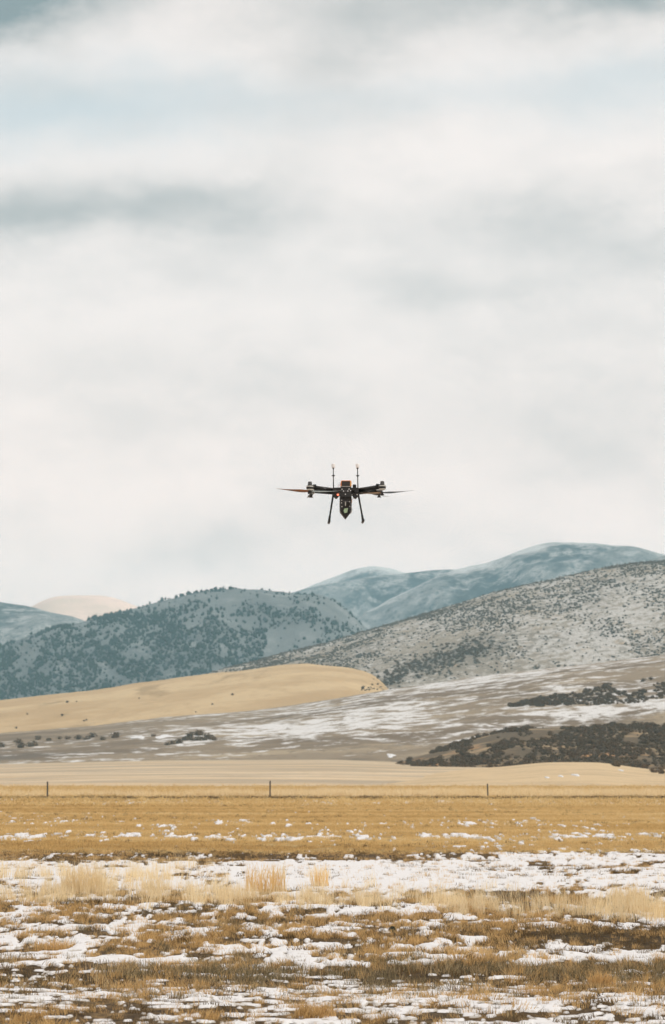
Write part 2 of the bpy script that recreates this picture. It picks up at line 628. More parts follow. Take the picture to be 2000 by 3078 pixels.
def field_grass(name, label, XY, hmin, hmax, sources, mat, wide=1.0, tilt=0.25, grow=0.0):
    X, Y = XY
    Z = field_z(X, Y)
    Z = np.where(Y > 430, Z - (Y - 430) * 0.004, Z)
    n = len(X)
    rots = np.stack([rng.normal(0, tilt, n), rng.normal(0, tilt, n), rng.uniform(0, 6.28, n)], -1)
    h = rng.uniform(hmin, hmax, n) * (0.6 + 0.8 * fbm(X * 0.8, Y * 0.6, 77, 3))
    w = np.clip(Y / 28.0, 1.0, 20.0) ** grow * wide
    scl = np.stack([h * w, h * w, h], -1)
    return scatter(name, label, 'grass', np.stack([X, Y, Z], -1), rots, scl, rng.integers(0, len(sources), n), sources, mat)


bare = lambda X, Y: 1 - 0.88 * sstep(snow_depth(X, Y), -0.25, 0.25)
ORANGE = [(.26, .16, .07), (.60, .39, .16), (.76, .53, .25), (.50, .31, .125), (.84, .66, .38)]
PALE = [(.76, .58, .33), (.90, .75, .48), (.80, .62, .35), (.94, .82, .58), (.66, .48, .25)]
OLIVE = [(.16, .125, .068), (.30, .235, .13), (.11, .10, .06), (.56, .44, .26), (.22, .17, .09)]
DARKC = [(.055, .042, .025), (.13, .092, .048), (.20, .135, .066), (.045, .045, .028)]
M_ORANGE = blade_mat('stubble_blades', ORANGE)
M_PALE = blade_mat('straw_blades', PALE, 0.4)
M_OLIVE = blade_mat('olive_blades', OLIVE)
M_DARKG = blade_mat('dark_weed_blades', DARKC, 0.2)
M_STALK = blade_mat('stalk_blades', [(.16, .10, .05), (.46, .30, .14), (.70, .52, .28), (.80, .64, .40)], 0.35)
M_DARKG2 = blade_mat('dark_stubble_blades', [(.14, .09, .04), (.26, .16, .07), (.38, .24, .10)], 0.3)
M_FARG = blade_mat('far_stubble_blades', [(.32, .20, .085), (.58, .40, .17), (.70, .50, .23), (.80, .62, .32), (.84, .70, .44)], 0.42, 1.0, (.035, .13, 0), 0.6)
# tufts are modelled one metre tall and scaled down
T_SHORT = [tuft_mesh('stubble_tuft', 22, 1.0, 0.75, 0.055, 0.55, s) for s in range(4)]
T_THIN = [tuft_mesh('stalk_tuft', 7, 1.0, 0.9, 0.035, 0.5, 20 + s, 2) for s in range(4)]
T_TALL = [tuft_mesh('straw_tuft', 30, 1.0, 0.34, 0.016, 0.40, 40 + s, 3) for s in range(4)]
T_LOW = [tuft_mesh('low_tuft', 26, 1.0, 1.3, 0.085, 1.0, 80 + s) for s in range(4)]
T_OLIVE = [tuft_mesh('olive_tuft', 24, 1.0, 0.8, 0.045, 0.6, 120 + s) for s in range(4)]
T_FAR = [tuft_mesh('far_tuft', 34, 1.0, 1.3, 0.10, 0.5, 160 + s) for s in range(4)]

# short orange stubble close by, in drifts
drift = lambda X, Y: sstep(fbm(X * 1.3, Y * 0.9, 55, 4), 0.40, 0.62)
d1 = lambda X, Y: (0.10 + 0.80 * drift(X, Y)) * bare(X, Y) * (1 - 0.75 * band(Y, 2965, 2912)) * (1 - 0.55 * spot(X, Y, 1750, 2815, 520, 1.8)) * (1 - 0.7 * band(Y, 2690, 2565))
field_grass('stubble_grass', 'short rust orange stubble grass in drifts over the near field', sow(105000, 13, 60, d1, 0.19), 0.028, 0.088, T_SHORT, M_ORANGE)
# dark thatch lying low between the snow patches
d2 = lambda X, Y: bare(X, Y) * (0.25 + 0.75 * np.clip(0.3 * band(Y, 2735, 2700) + 0.8 * spot(X, Y, 1750, 2815, 560, 2.0) + 0.9 * spot(X, Y, 1550, 2622, 450, 1.8) + fbm(X * 0.9, Y * 0.5, 91, 3) - 0.35, 0, 1))
field_grass('dark_thatch', 'dark brown matted weeds lying between the snow patches', sow(30000, 13, 62, d2, 0.19), 0.03, 0.07, T_LOW, M_DARKG)
# grey-olive belt of grass across the foreground
d3 = lambda X, Y: np.clip(0.9 * band(Y, 2962, 2912, .35) * sstep(fbm(X * 1.3, Y * 1.1, 58, 3), .32, .55) + 0.10 * bare(X, Y) * drift(X + 40, Y + 9), 0, 1) * (0.3 + 0.7 * bare(X, Y))
field_grass('olive_grass', 'grey olive grass forming a belt across the foreground snow', sow(42000, 13, 40, d3, 0.19), 0.04, 0.105, T_OLIVE, M_OLIVE)


# tall pale straw belt; its near edge runs slightly towards the camera on the right
def straw(X, Y):
    u = X / Y
    near = 34.6 - 23.0 * np.clip(u, -0.18, 0.18)
    v = (Y - near)
    core = sstep(v, -0.6, 0.5) * (1 - sstep(v, 1.0 + 2.2 * fbm(X * 0.5, Y * 0.1, 61, 2), 3.8))
    clump = sstep(fbm(X * 1.1, Y * 0.4, 62, 3), 0.36, 0.60)
    back = 0.05 * sstep(fbm(X * 0.8, Y * 0.3, 66, 3), 0.52, 0.68) * sstep(v, 2, 4) * (1 - sstep(v, 12, 18))
    left = 0.5 * spot(X, Y, 120, 2660, 360, 5.0) * clump
    return np.clip(core * (0.22 + 0.78 * clump) + back + left, 0, 1)


field_grass('straw_grass', 'tall pale straw grass belt standing across the field in front of snow', sow(13000, 28, 60, straw, 0.19), 0.18, 0.36, T_TALL, M_PALE, 0.8, 0.12)
d5 = lambda X, Y: 0.03 + 0.10 * drift(X * 1.7 + 9, Y)
field_grass('straw_stalks', 'single thin straw stalks scattered through the snow', sow(22000, 14, 58, d5, 0.19), 0.05, 0.15, T_THIN, M_STALK, 1.0, 0.2)
# golden mown grass from behind the snow band to beyond the fence
d6 = lambda X, Y: bare(X, Y) * sstep(Y, YS(2570), YS(2556))
field_grass('mown_grass', 'golden mown grass covering the middle of the field', sow(75000, 56, 150, d6, 0.15), 0.035, 0.080, T_FAR, M_FARG, 1.0, 0.2, 0.35)
d8 = lambda X, Y: sstep(fbm(X * .12, Y * .2, 88, 4), .44, .66)
field_grass('dark_stubble', 'darker stubble tufts speckling the golden field', sow(9000, 58, 205, d8, 0.15), 0.05, 0.12, T_LOW, M_DARKG2, 1.0, 0.2, 0.1)
d7 = lambda X, Y: 0.25 + 0.75 * bare(X, Y)
field_grass('far_mown_grass', 'golden grass on the far half of the field', sow(36000, 145, 450, d7, 0.14, 1.2), 0.06, 0.13, T_FAR, M_FARG, 1.4, 0.2, 0.55)
# the strip under the fence: dark low weeds and pale standing grass behind them
n_ = 2600
X_ = rng.uniform(-36, 36, n_)
Y_ = YS(2402) + rng.normal(0, 2.0, n_)
field_grass('fence_weeds', 'dark weeds in a thin line along the fence foot', (X_, Y_), 0.10, 0.26, T_LOW, M_OLIVE, 2.0, 0.1)
n_ = 5200
X_ = rng.uniform(-40, 42, n_)
Y_ = 214 + rng.random(n_) ** 1.5 * 60
k_ = rng.random(n_) < sstep(fbm(X_ * 0.22, Y_ * 0.08, 71, 3) + 0.08 * np.clip(X_ / 20, -1, 1), 0.36, 0.62)
field_grass('fence_grass', 'pale tall grass standing along the fence line', (X_[k_], Y_[k_]), 0.45, 0.85, T_TALL, M_PALE, 2.2, 0.1)


# ------------------------------------------------------------------ rolling land and hills
def curve(pts, xs, soft=26.0):
    p = np.array(pts, float)
    e = np.interp(xs, p[:, 0], p[:, 1])
    dx = xs[1] - xs[0]
    r = max(1, int(3 * soft / dx))
    k = np.exp(-0.5 * (np.arange(-r, r + 1) * dx / soft) ** 2)
    k /= k.sum()
    return np.convolve(np.pad(e, r, mode='edge'), k, 'valid')


class Hill:
    """a rise whose crest stands at distance Y1 and whose foot is at Y0; crest and foot heights follow bearing"""
    def __init__(self, name, label, top, foot, Y0, Y1, mat, nx=260, ny=90, x0=-900, x1=2900, relief=0.0, rscale=0.01, prof=1.0,
                 back=0.6, soft=26.0, seed=1, attr=None, rough=(0, 1), ridg=False):
        self.x0, self.x1, self.Y0, self.Y1, self.prof, self.back = x0, x1, Y0, Y1, prof, back
        xs = np.linspace(x0, x1, nx)
        self.xs = xs
        yt = curve(top, xs, soft)
        yf = curve(foot, xs, soft)
        self.u = (xs - 1000) / F / math.cos(PITCH) / 1.004
        self.vt = ray(1000, yt)[1]
        self.vf = ray(1000, yf)[1]
        self.relief, self.rscale, self.seed, self.rough, self.ridg = relief, rscale, seed, rough, ridg
        ts = np.concatenate([np.linspace(0, 1, ny), 1 + np.linspace(0.02, 1, ny // 3) * back])
        T, XX = np.meshgrid(ts, xs, indexing='ij')
        P = self.point(XX, T)
        me = mesh_fast(name, P.reshape(-1, 3), grid_quads(len(ts), nx))
        if attr:
            for k, fn in attr.items():
                add_attr(me, k, np.clip(fn(XX, T, P), 0, 1))
        self.o = link(name, me, mat)
        tag(self.o, label, None, None, 'structure')

    def point(self, x, t):
        x, t = np.broadcast_arrays(np.asarray(x, float), np.asarray(t, float))
        vt = np.interp(x, self.xs, self.vt)
        vf = np.interp(x, self.xs, self.vf)
        u = np.interp(x, self.xs, self.u)
        Y = self.Y0 + (self.Y1 - self.Y0) * t
        tt = np.clip(t, 0, 1)
        s = np.sin(tt * math.pi / 2) ** self.prof
        zf, zt = CAM_H + vf * self.Y0, CAM_H + vt * self.Y1
        z = zf + (zt - zf) * s
        over = np.clip(t - 1, 0, None) / self.back
        z = z - (zt - zf) * 1.1 * over ** 1.6 - 12 * over
        X = u * Y
        if self.relief:
            n = fbm(X * self.rscale, Y * self.rscale * (0.35 if self.ridg else 0.6), self.seed, 5)
            if self.ridg:
                n = 0.72 - np.abs(2 * n - 1) * 1.6
            z = z + self.relief * (n - 0.5) * 2 * np.sin(np.clip(tt, 0.02, 1) * math.pi * 0.995) ** 0.8
        if self.rough[0]:
            z = z + self.rough[0] * (fbm(X * self.rough[1], Y * self.rough[1], self.seed + 5, 3) - 0.5)
        return np.stack([X, Y, z], -1)


LOW = [(-900, 2345), (2900, 2345)]
# pale pasture beyond the fence
M_PASTURE = land('pasture', (0.60, 0.46, 0.285), [((.012, .05, .05), 6, .38, .56, (0.42, 0.345, 0.245)), ((.012, .06, .1), 5, .50, .62, (0.66, 0.53, 0.36)),
                                               ((.025, .035, .1), 6, .61, .68, (0.74, 0.72, 0.70), 'snow'), ((.3, .2, .2), 5, .55, .75, (0.42, 0.31, 0.18))])
pasture = Hill('pasture', 'pale beige pasture rising beyond the fence', [(-900, 2300), (0, 2297), (500, 2285), (1000, 2283), (1250, 2292), (2000, 2300), (2900, 2290)],
               [(-900, 2378), (2900, 2378)], 440, 860, M_PASTURE, relief=1.0, rscale=0.006, prof=1.1, seed=3, back=0.5, nx=300,
               attr={'snow': lambda x, t, P: 0.5 * np.exp(-((t - .72) / .16) ** 2) * (1 - sstep(x, 1000, 1300)) + 0.18 * np.exp(-((x - 1200) / 120) ** 2) * np.exp(-((t - .6) / .2) ** 2)})
# low right swell of the pasture in front of the brush
M_SWELL = land('pasture_swell', (0.62, 0.475, 0.285), [((.04, .09, .05), 5, .45, .65, (0.50, 0.385, 0.235)), ((.3, .3, .2), 5, .55, .75, (0.42, 0.31, 0.18))])
swell = Hill('pasture_rise', 'pale swell of dry pasture below the dark brush', [(-900, 2400), (900, 2380), (1150, 2330), (1300, 2318), (1500, 2306), (1640, 2292), (1800, 2291), (1900, 2306), (1980, 2316), (2900, 2300)],
             [(-900, 2400), (900, 2390), (1100, 2376), (2900, 2372)], 430, 640, M_SWELL, relief=0.5, rscale=0.02, prof=1.0, seed=13, back=0.5, nx=300)
# brush mound on the right
M_MOUND = land('mound_grass', (0.40, 0.29, 0.165), [((.05, .05, .05), 7, .33, .52, (0.12, 0.088, 0.052)), ((.03, .03, .03), 4, .55, .68, (0.50, 0.27, 0.11)), ((.4, .4, .4), 5, .5, .7, (0.17, 0.12, 0.07))])
mound_top = [(-900, 2420), (1080, 2400), (1140, 2330), (1200, 2290), (1300, 2262), (1400, 2228), (1500, 2200), (1600, 2188), (1750, 2192), (1870, 2178), (2000, 2186), (2300, 2180), (2900, 2200)]
mound = Hill('brush_mound', 'low tan mound under the dark brush', mound_top, [(-900, 2420), (1080, 2420), (1160, 2350), (1300, 2335), (2900, 2335)],
             630, 800, M_MOUND, relief=2.2, rscale=0.018, prof=0.9, seed=23, back=0.6, nx=320)
# brown bench with snow streaks
M_BENCH = land('bench', (0.28, 0.22, 0.15), [((.010, .022, .03), 6, .42, .60, (0.18, 0.135, 0.09)), ((.02, .03, .03), 5, .52, .68, (0.38, 0.305, 0.205)),
                                            ((.10, .11, .05), 10, .440, .560, (0.70, 0.695, 0.68), 'snow'), ((.30, .16, .2), 6, .56, .68, (0.20, 0.15, 0.10)),
                                            ((.02, .03, .03), 5, .52, .68, (0.145, 0.115, 0.085), 'brown')])


def bench_snow(x, t, P):
    v = 0.44 + 0.10 * np.exp(-((x - 1500) / 420) ** 2 - ((t - .72) / .13) ** 2) + 0.07 * np.exp(-((x - 900) / 420) ** 2 - ((t - .35) / .2) ** 2)
    v = v - 0.16 * sstep(t, .86, .96) * sstep(x, 1150, 1400) - 0.06 * (1 - sstep(x, 100, 600)) + 0.09 * np.exp(-((x - 1850) / 260) ** 2 - ((t - .36) / .07) ** 2)
    v = v - 0.2 * np.exp(-((t - .05) / .06) ** 2) + 0.30 * (fbm(P[..., 0] * .016, P[..., 1] * .012, 17, 4) - 0.5) - 0.025
    return v


def bench_brown(x, t, P):
    v = 0.36 + 0.22 * sstep(t, .88, .95) * sstep(x, 1200, 1600) + 0.2 * np.exp(-((t - .06) / .07) ** 2) + 0.20 * (1 - sstep(x, 200, 700)) * np.exp(-((t - .28) / .14) ** 2)
    v = v + 0.13 * np.exp(-((x - 900) / 500) ** 2 - ((t - .60) / .05) ** 2)
    return v


bench_top = [(-900, 2260), (0, 2206), (250, 2188), (500, 2160), (750, 2140), (1000, 2104), (1130, 2084), (1300, 2062), (1500, 2034), (1700, 2012), (2000, 1976), (2400, 1920), (2900, 1870)]
bench = Hill('snow_streaked_bench', 'brown sloping bench streaked with thin snow', bench_top, [(-900, 2325), (2900, 2325)], 820, 1250, M_BENCH, relief=3.0, rscale=0.010, prof=1.25,
             seed=33, back=0.3, nx=420, ny=130, rough=(0.5, 0.2), attr={'snow': bench_snow, 'brown': bench_brown})
# golden hill
M_GOLD = land('gold_grass', (0.60, 0.45, 0.255), [((.009, .018, .02), 6, .40, .60, (0.48, 0.335, 0.175)), ((.09, .06, .05), 7, .50, .66, (0.50, 0.355, 0.19)), ((.03, .012, .02), 7, .54, .66, (0.40, 0.28, 0.145)),
                                                ((.02, .03, .02), 4, .56, .70, (0.27, 0.215, 0.125), 'shrub')])
gold_top = [(-900, 2220), (-300, 2152), (0, 2115), (259, 2090), (517, 2048), (699, 2022), (828, 2001), (920, 1996), (1010, 2003), (1060, 2008), (1105, 2022), (1140, 2042), (1165, 2068), (1210, 2120), (1300, 2200), (2900, 2300)]
gold_hill = Hill('golden_hill', 'smooth hill of golden dry grass', gold_top, [(-900, 2290), (0, 2260), (1000, 2170), (1200, 2170), (1300, 2230), (2900, 2320)], 1240, 1560, M_GOLD,
                 relief=4.5, rscale=0.006, prof=0.95, seed=43, back=0.4, nx=420, soft=12, rough=(1.2, 0.05),
                 attr={'shrub': lambda x, t, P: 0.30 + 0.20 * np.exp(-((x - 1000) / 130) ** 2 - ((t - .82) / .12) ** 2) + 0.34 * sstep(x, 1070, 1170)})
# grey sage hill flecked with snow
M_SAGE = land('sage_slope', (0.31, 0.265, 0.205), [((.010, .014, .014), 5, .42, .62, (0.24, 0.21, 0.17)), ((.20, .16, .2), 8, .40, .58, (0.53, 0.51, 0.475), 'snow'),
                                               ((.33, .42, .3), 5, .56, .68, (0.15, 0.135, 0.11)), ((.05, .05, .05), 5, .60, .72, (0.44, 0.33, 0.21))])
sage_top = [(-900, 2500), (300, 2200), (560, 2060), (699, 2014), (850, 1972), (1000, 1936), (1129, 1894), (1323, 1836), (1485, 1794), (1647, 1765), (1760, 1742), (1850, 1722), (2000, 1704), (2400, 1640), (2900, 1600)]
sage_hill = Hill('sage_hill', 'grey brown hillside flecked with snow and sagebrush', sage_top, [(-900, 2500), (300, 2260), (700, 2120), (1100, 2140), (2000, 2100), (2900, 2050)], 1650, 2150, M_SAGE,
                 relief=10, rscale=0.0045, prof=0.85, seed=53, back=0.4, nx=460, ny=150, rough=(1.6, 0.12), soft=18,
                 attr={'snow': lambda x, t, P: 0.47 + 0.06 * np.exp(-((t - .5) / .3) ** 2) - 0.42 * (fbm(P[..., 0] * .012, P[..., 1] * .008, 7, 4) - 0.5) - 0.03})
# blue mountains: sage greys darkened in colour for the cloud shadow over them
M_MTN = land('mountain_slope', (0.175, 0.19, 0.19), [((.004, .005, .006), 5, .42, .62, (0.12, 0.132, 0.135)), ((.03, .02, .02), 6, .52, .70, (0.27, 0.285, 0.285)),
                                                   ((.10, .12, .1), 5, .57, .72, (0.16, 0.165, 0.15))])
mtn_top = [(-900, 2150), (-300, 2050), (0, 1958), (97, 1918), (194, 1886), (310, 1855), (401, 1832), (485, 1804), (582, 1784), (647, 1771), (686, 1776), (744, 1784), (841, 1788), (938, 1791),
           (1000, 1800), (1050, 1840), (1110, 1900), (1250, 1990), (1500, 2080), (2900, 2300)]
mtn = Hill('juniper_mountain', 'blue grey mountain dotted with dark junipers', mtn_top, [(-900, 2250), (0, 2200), (1000, 2120), (1500, 2150), (2900, 2320)], 2560, 3050, M_MTN,
           relief=13, rscale=0.0050, ridg=True, prof=0.9, seed=63, back=0.4, nx=420, ny=140, rough=(2.5, 0.05), soft=16)
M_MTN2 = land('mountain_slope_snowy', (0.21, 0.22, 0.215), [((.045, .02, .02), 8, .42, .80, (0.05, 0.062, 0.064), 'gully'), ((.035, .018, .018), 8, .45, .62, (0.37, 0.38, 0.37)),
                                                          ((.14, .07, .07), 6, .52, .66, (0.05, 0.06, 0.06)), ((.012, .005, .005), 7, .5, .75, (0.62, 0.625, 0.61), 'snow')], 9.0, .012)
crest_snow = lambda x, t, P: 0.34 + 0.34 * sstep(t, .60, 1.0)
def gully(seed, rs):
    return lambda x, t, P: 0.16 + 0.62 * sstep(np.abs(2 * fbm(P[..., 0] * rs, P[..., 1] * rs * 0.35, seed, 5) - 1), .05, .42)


mid_top = [(-900, 2200), (600, 1900), (800, 1800), (880, 1783), (1000, 1757), (1097, 1735), (1194, 1726), (1291, 1713), (1370, 1708), (1450, 1740), (1600, 1840), (1800, 1980), (2900, 2200)]
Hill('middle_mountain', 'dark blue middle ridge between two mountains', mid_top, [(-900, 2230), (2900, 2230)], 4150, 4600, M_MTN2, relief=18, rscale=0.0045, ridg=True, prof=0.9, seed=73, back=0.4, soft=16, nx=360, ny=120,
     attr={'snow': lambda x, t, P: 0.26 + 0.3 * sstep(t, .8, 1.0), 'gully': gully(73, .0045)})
main_top = [(-900, 2300), (800, 2050), (1000, 1920), (1052, 1885), (1162, 1808), (1259, 1762), (1330, 1722), (1414, 1700), (1466, 1690), (1550, 1658), (1614, 1636), (1679, 1627), (1776, 1631), (1873, 1645),
            (1957, 1659), (2040, 1668), (2300, 1640), (2900, 1700)]
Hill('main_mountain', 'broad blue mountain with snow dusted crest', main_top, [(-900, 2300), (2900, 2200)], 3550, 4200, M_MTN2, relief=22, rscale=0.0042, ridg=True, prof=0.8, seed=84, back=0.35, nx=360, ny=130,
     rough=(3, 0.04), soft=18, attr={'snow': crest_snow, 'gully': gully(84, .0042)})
Hill('mountain_shoulder', 'pale snow dusted shoulder of the mountain', [(-900, 2400), (1500, 1960), (1720, 1790), (1800, 1745), (1880, 1713), (1940, 1692), (2000, 1674), (2300, 1600), (2900, 1580)],
     [(-900, 2420), (1500, 2050), (2900, 2050)], 2850, 3200, M_MTN2, relief=12, rscale=0.003, prof=0.9, seed=93, back=0.4, soft=14, attr={'snow': lambda x, t, P: 0.5 + 0 * x, 'gully': gully(93, .003)})
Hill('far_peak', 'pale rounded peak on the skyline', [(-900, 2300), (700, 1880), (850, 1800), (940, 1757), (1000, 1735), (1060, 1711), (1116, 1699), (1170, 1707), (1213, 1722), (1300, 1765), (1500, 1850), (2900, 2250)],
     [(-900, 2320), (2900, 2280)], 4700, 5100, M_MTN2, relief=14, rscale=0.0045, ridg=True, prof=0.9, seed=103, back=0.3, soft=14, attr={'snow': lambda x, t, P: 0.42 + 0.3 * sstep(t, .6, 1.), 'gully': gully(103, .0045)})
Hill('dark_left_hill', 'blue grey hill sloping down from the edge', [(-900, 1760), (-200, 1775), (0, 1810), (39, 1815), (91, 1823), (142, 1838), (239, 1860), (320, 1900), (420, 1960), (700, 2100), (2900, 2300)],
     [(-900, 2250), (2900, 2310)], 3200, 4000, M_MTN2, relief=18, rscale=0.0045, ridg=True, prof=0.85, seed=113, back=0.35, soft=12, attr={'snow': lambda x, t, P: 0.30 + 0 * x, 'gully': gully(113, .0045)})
M_PINK = land('pink_slope', (0.94, 0.73, 0.61), [((.004, .006, .006), 5, .45, .62, (0.80, 0.65, 0.53)), ((.02, .03, .03), 6, .60, .72, (0.56, 0.46, 0.39))])
Hill('pink_hill', 'far pale pink hill on the skyline', [(-900, 2200), (-100, 1930), (60, 1845), (97, 1824), (129, 1808), (162, 1797), (226, 1793), (310, 1792), (362, 1803), (407, 1820), (480, 1855), (600, 1930), (2900, 2300)],
     [(-900, 2280), (2900, 2310)], 4300, 4900, M_PINK, relief=16, rscale=0.004, prof=0.9, seed=123, back=0.3, soft=10)


# ------------------------------------------------------------------ trees and shrubs
def clump_mesh(name, seed, lobes=5, tall=1.0, sub=1, leaf=26):
    """a dense little crown: several ragged lobes and loose sprays standing out of them, about one unit across"""
    r = random.Random(seed)
    bm = bmesh.new()
    for i in range(lobes):
        a = r.uniform(0, 6.28)
        d = r.uniform(0.0, 0.30) if i else 0
        rad = r.uniform(0.20, 0.34) if i else 0.38
        zc = r.uniform(0.18, 0.62) * tall if i else 0.38 * tall
        res = bmesh.ops.create_icosphere(bm, subdivisions=sub, radius=rad)
        for v in res['verts']:
            k = r.uniform(0.52, 1.32)
            v.co = Vector((v.co.x * k + d * math.cos(a), v.co.y * k + d * math.sin(a), max(-0.05, v.co.z * k * tall * 1.05 + zc)))
    for i in range(leaf):
        a, el_ = r.uniform(0, 6.28), r.uniform(-0.1, 1.4)
        c = Vector((math.cos(a) * math.cos(el_) * 0.50, math.sin(a) * math.cos(el_) * 0.50, (0.40 + math.sin(el_) * 0.52) * tall))
        s = r.uniform(0.06, 0.13)
        vs_ = [bm.verts.new(c + Vector((r.uniform(-s, s), r.uniform(-s, s), r.uniform(-s, s) * 1.3))) for _ in range(3)]
        bm.faces.new(vs_)
    me = bpy.data.meshes.new(name)
    bm.to_mesh(me)
    bm.free()
    return me


def foliage(name, a, b, c):
    m, t, bs = new_mat(name)
    bs.inputs['Roughness'].default_value = 0.9
    bs.inputs['Specular IOR Level'].default_value = 0.1
    pos = t.new('ShaderNodeTexCoord').outputs['Object']
    n = t.noise(t.vmath('MULTIPLY', pos, (7, 7, 7)), 1, 4, 0.7)
    rnd = t.new('ShaderNodeObjectInfo').outputs['Random']
    cc = t.mix(t.ramp(n, .35, .65), a + (1,), b + (1,))
    t.put(bs.inputs['Base Color'], t.mix(t.ramp(rnd, .45, 1.0), cc, c + (1,)))
    return m


M_JUN = foliage('juniper_foliage', (.020, .030, .022), (.045, .060, .042), (.035, .045, .033))
M_SHRUB = foliage('brush_twigs', (.055, .040, .025), (.150, .108, .064), (.115, .074, .040))
M_SAGEB = foliage('sage_twigs', (.065, .055, .040), (.155, .13, .095), (.12, .095, .065))
JUN = [clump_mesh('juniper_tree', 200 + s, 5, 1.15) for s in range(6)]
SHR = [clump_mesh('brush_shrub', 300 + s, 5, 0.62, 1, 70) for s in range(6)]
SAG = [clump_mesh('sagebrush', 400 + s, 4, 0.6, 1, 22) for s in range(5)]


def place(hill, n, dens, tmin=0.0, tmax=1.0, xr=(-300, 2300)):
    x = rng.uniform(xr[0], xr[1], n)
    t = rng.uniform(tmin, tmax, n)
    k = rng.random(n) < dens(x, t)
    return x[k], t[k], hill.point(x[k], t[k])


def individuals(name, label, cat, group, P, sizes, meshes, mat, sink=0.06, tall=None):
    for i in range(len(P)):
        me = meshes[i % len(meshes)]
        if not me.materials:
            me.materials.append(mat)
        o = bpy.data.objects.new(name, me)
        s = sizes[i]
        o.location = (P[i][0], P[i][1], P[i][2] - sink * s)
        o.rotation_euler = (0, 0, random.uniform(0, 6.28))
        o.scale = (s, s, s * (random.uniform(.85, 1.2) if tall is None else tall))
        COL.objects.link(o)
        tag(o, label if isinstance(label, str) else label[i], cat, group)


def mass(name, label, cat, P, sizes, meshes, mat):
    n = len(P)
    rots = np.stack([np.zeros(n), np.zeros(n), rng.uniform(0, 6.28, n)], -1)
    P = np.array(P)
    P[:, 2] -= 0.06 * sizes
    scl = np.stack([sizes, sizes, sizes * rng.uniform(.8, 1.2, n)], -1)
    return scatter(name, label, cat, P, rots, scl, rng.integers(0, len(meshes), n), [m.copy() for m in meshes], mat)


# junipers: thick on the lower left of the mountain, thinning to the upper right
def jun_d(x, t):
    c = fbm(x * 0.012, t * 9, 131, 3)
    d = 0.75 * (1 - sstep(x, 100, 760)) * (1 - 0.45 * sstep(t, .5, 1.0)) + 0.62 * (1 - sstep(t, .22, .62)) + 0.13
    d = d * (1 - 0.6 * sstep(x, 760, 1100)) * (1 - 0.75 * sstep(t, .84, .97))
    return np.clip(d * (0.12 + 1.7 * sstep(c, .40, .60)), 0, 1)


jx, jt, jP = place(mtn, 20000, jun_d, 0.02, 1.0, (-260, 1120))
js = (1.3 + 2.7 * rng.random(len(jx)) ** 1.7) * (1 + 0.15 * rng.standard_normal(len(jx))).clip(.7, 1.4)
inview = (jx > 5) & (jx < 1080)
vis = np.array([ray(1000, 0)[1] * 0 + (p[2] - CAM_H) / p[1] for p in jP]) > np.interp(jx, gold_hill.xs, np.maximum(gold_hill.vt, np.interp(gold_hill.xs, sage_hill.xs, sage_hill.vt))) + 0.0006
order = np.argsort(-(js * (inview & vis)))
top300 = order[:300]
rest = order[300:]
individuals('juniper_tree', 'small dark juniper dotted over the blue grey mountainside', 'tree', 'junipers on the mountainside', jP[top300], js[top300], JUN, M_JUN)
mass('juniper_woods', 'mass of dark junipers thickening down the mountainside', 'trees', jP[rest], js[rest], JUN, M_JUN)

# brush on the mound
def mound_d(x, t):
    c = fbm(x * 0.011, t * 4.5, 141, 3)
    return np.clip(1.4 * sstep(c, .32, .52) + 0.85 * (1 - sstep(t, .12, .35)), 0, 1) * sstep(x, 1150, 1300)


mx, mt, mP = place(mound, 6200, mound_d, 0.06, 1.0, (1150, 2350))
msz = 0.6 + 1.35 * rng.random(len(mx)) ** 1.6
inv_ = (mx < 1995)
o_ = np.argsort(-(msz * inv_))
individuals('brush_shrub', 'dark brown brush shrub growing on the low tan mound', 'shrub', 'brush on the low mound', mP[o_[:260]], msz[o_[:260]], SHR, M_SHRUB)
if len(o_) > 260:
    mass('mound_brush', 'tangle of small dark brush covering the tan mound', 'brush', mP[o_[260:]], msz[o_[260:]] * 0.8, SHR, M_SHRUB)
# sagebrush on the grey hillside
sx_, st_, sP = place(sage_hill, 26000, lambda x, t: np.clip(0.16 + 1.2 * sstep(fbm(x * .010 + t * 3, t * 12, 161, 4), .42, .62), 0, 1) * sstep(x, 500, 760) * (1 - 0.65 * sstep(t, .80, 1.0)), 0.10, 1.0, (450, 2300))
mass('hillside_sagebrush', 'grey brown sagebrush speckling the snowy hillside', 'sagebrush', sP, rng.uniform(0.7, 2.0, len(sx_)), SAG, M_SAGEB)


def on_surface(hill, x, y):
    """the place on a hill seen at photograph position (x, y)"""
    t = np.linspace(0, 1, 400)
    P = hill.point(np.full(400, x), t)
    v = (P[:, 2] - CAM_H) / P[:, 1]
    vm = np.maximum.accumulate(v)
    i = int(np.searchsorted(vm, ray(x, y)[1]))
    return P[min(i, 399)]


# second thicket on the bench, upper right, and the brushy draw where the golden hill ends
TH = []
while len(TH) < 1000:
    x = random.uniform(1530, 2350)
    hi = float(np.interp(x, [1530, 1650, 1800, 2000, 2350], [2119, 2092, 2062, 2036, 1990]))
    lo = float(np.interp(x, [1530, 1650, 1800, 2000, 2350], [2126, 2124, 2120, 2110, 2080]))
    y = random.uniform(hi, lo)
    if float(fbm(np.array(x * .016), np.array(y * .05), 151, 3)) + 0.10 * math.sin((y - hi) / (lo - hi) * 3.1) > 0.545:
        TH.append(on_surface(bench, x, y))
mass('bench_brush', 'thicket of dark brush on the snowy bench above the tan mound', 'brush', TH, rng.uniform(0.7, 2.0, len(TH)), SHR, M_SHRUB)
DR = []
for i in range(420):
    k = random.random()
    DR.append(on_surface(sage_hill, 1135 + 320 * k + random.gauss(0, 14), 2062 - 112 * k ** 0.7 + random.gauss(0, 16)))
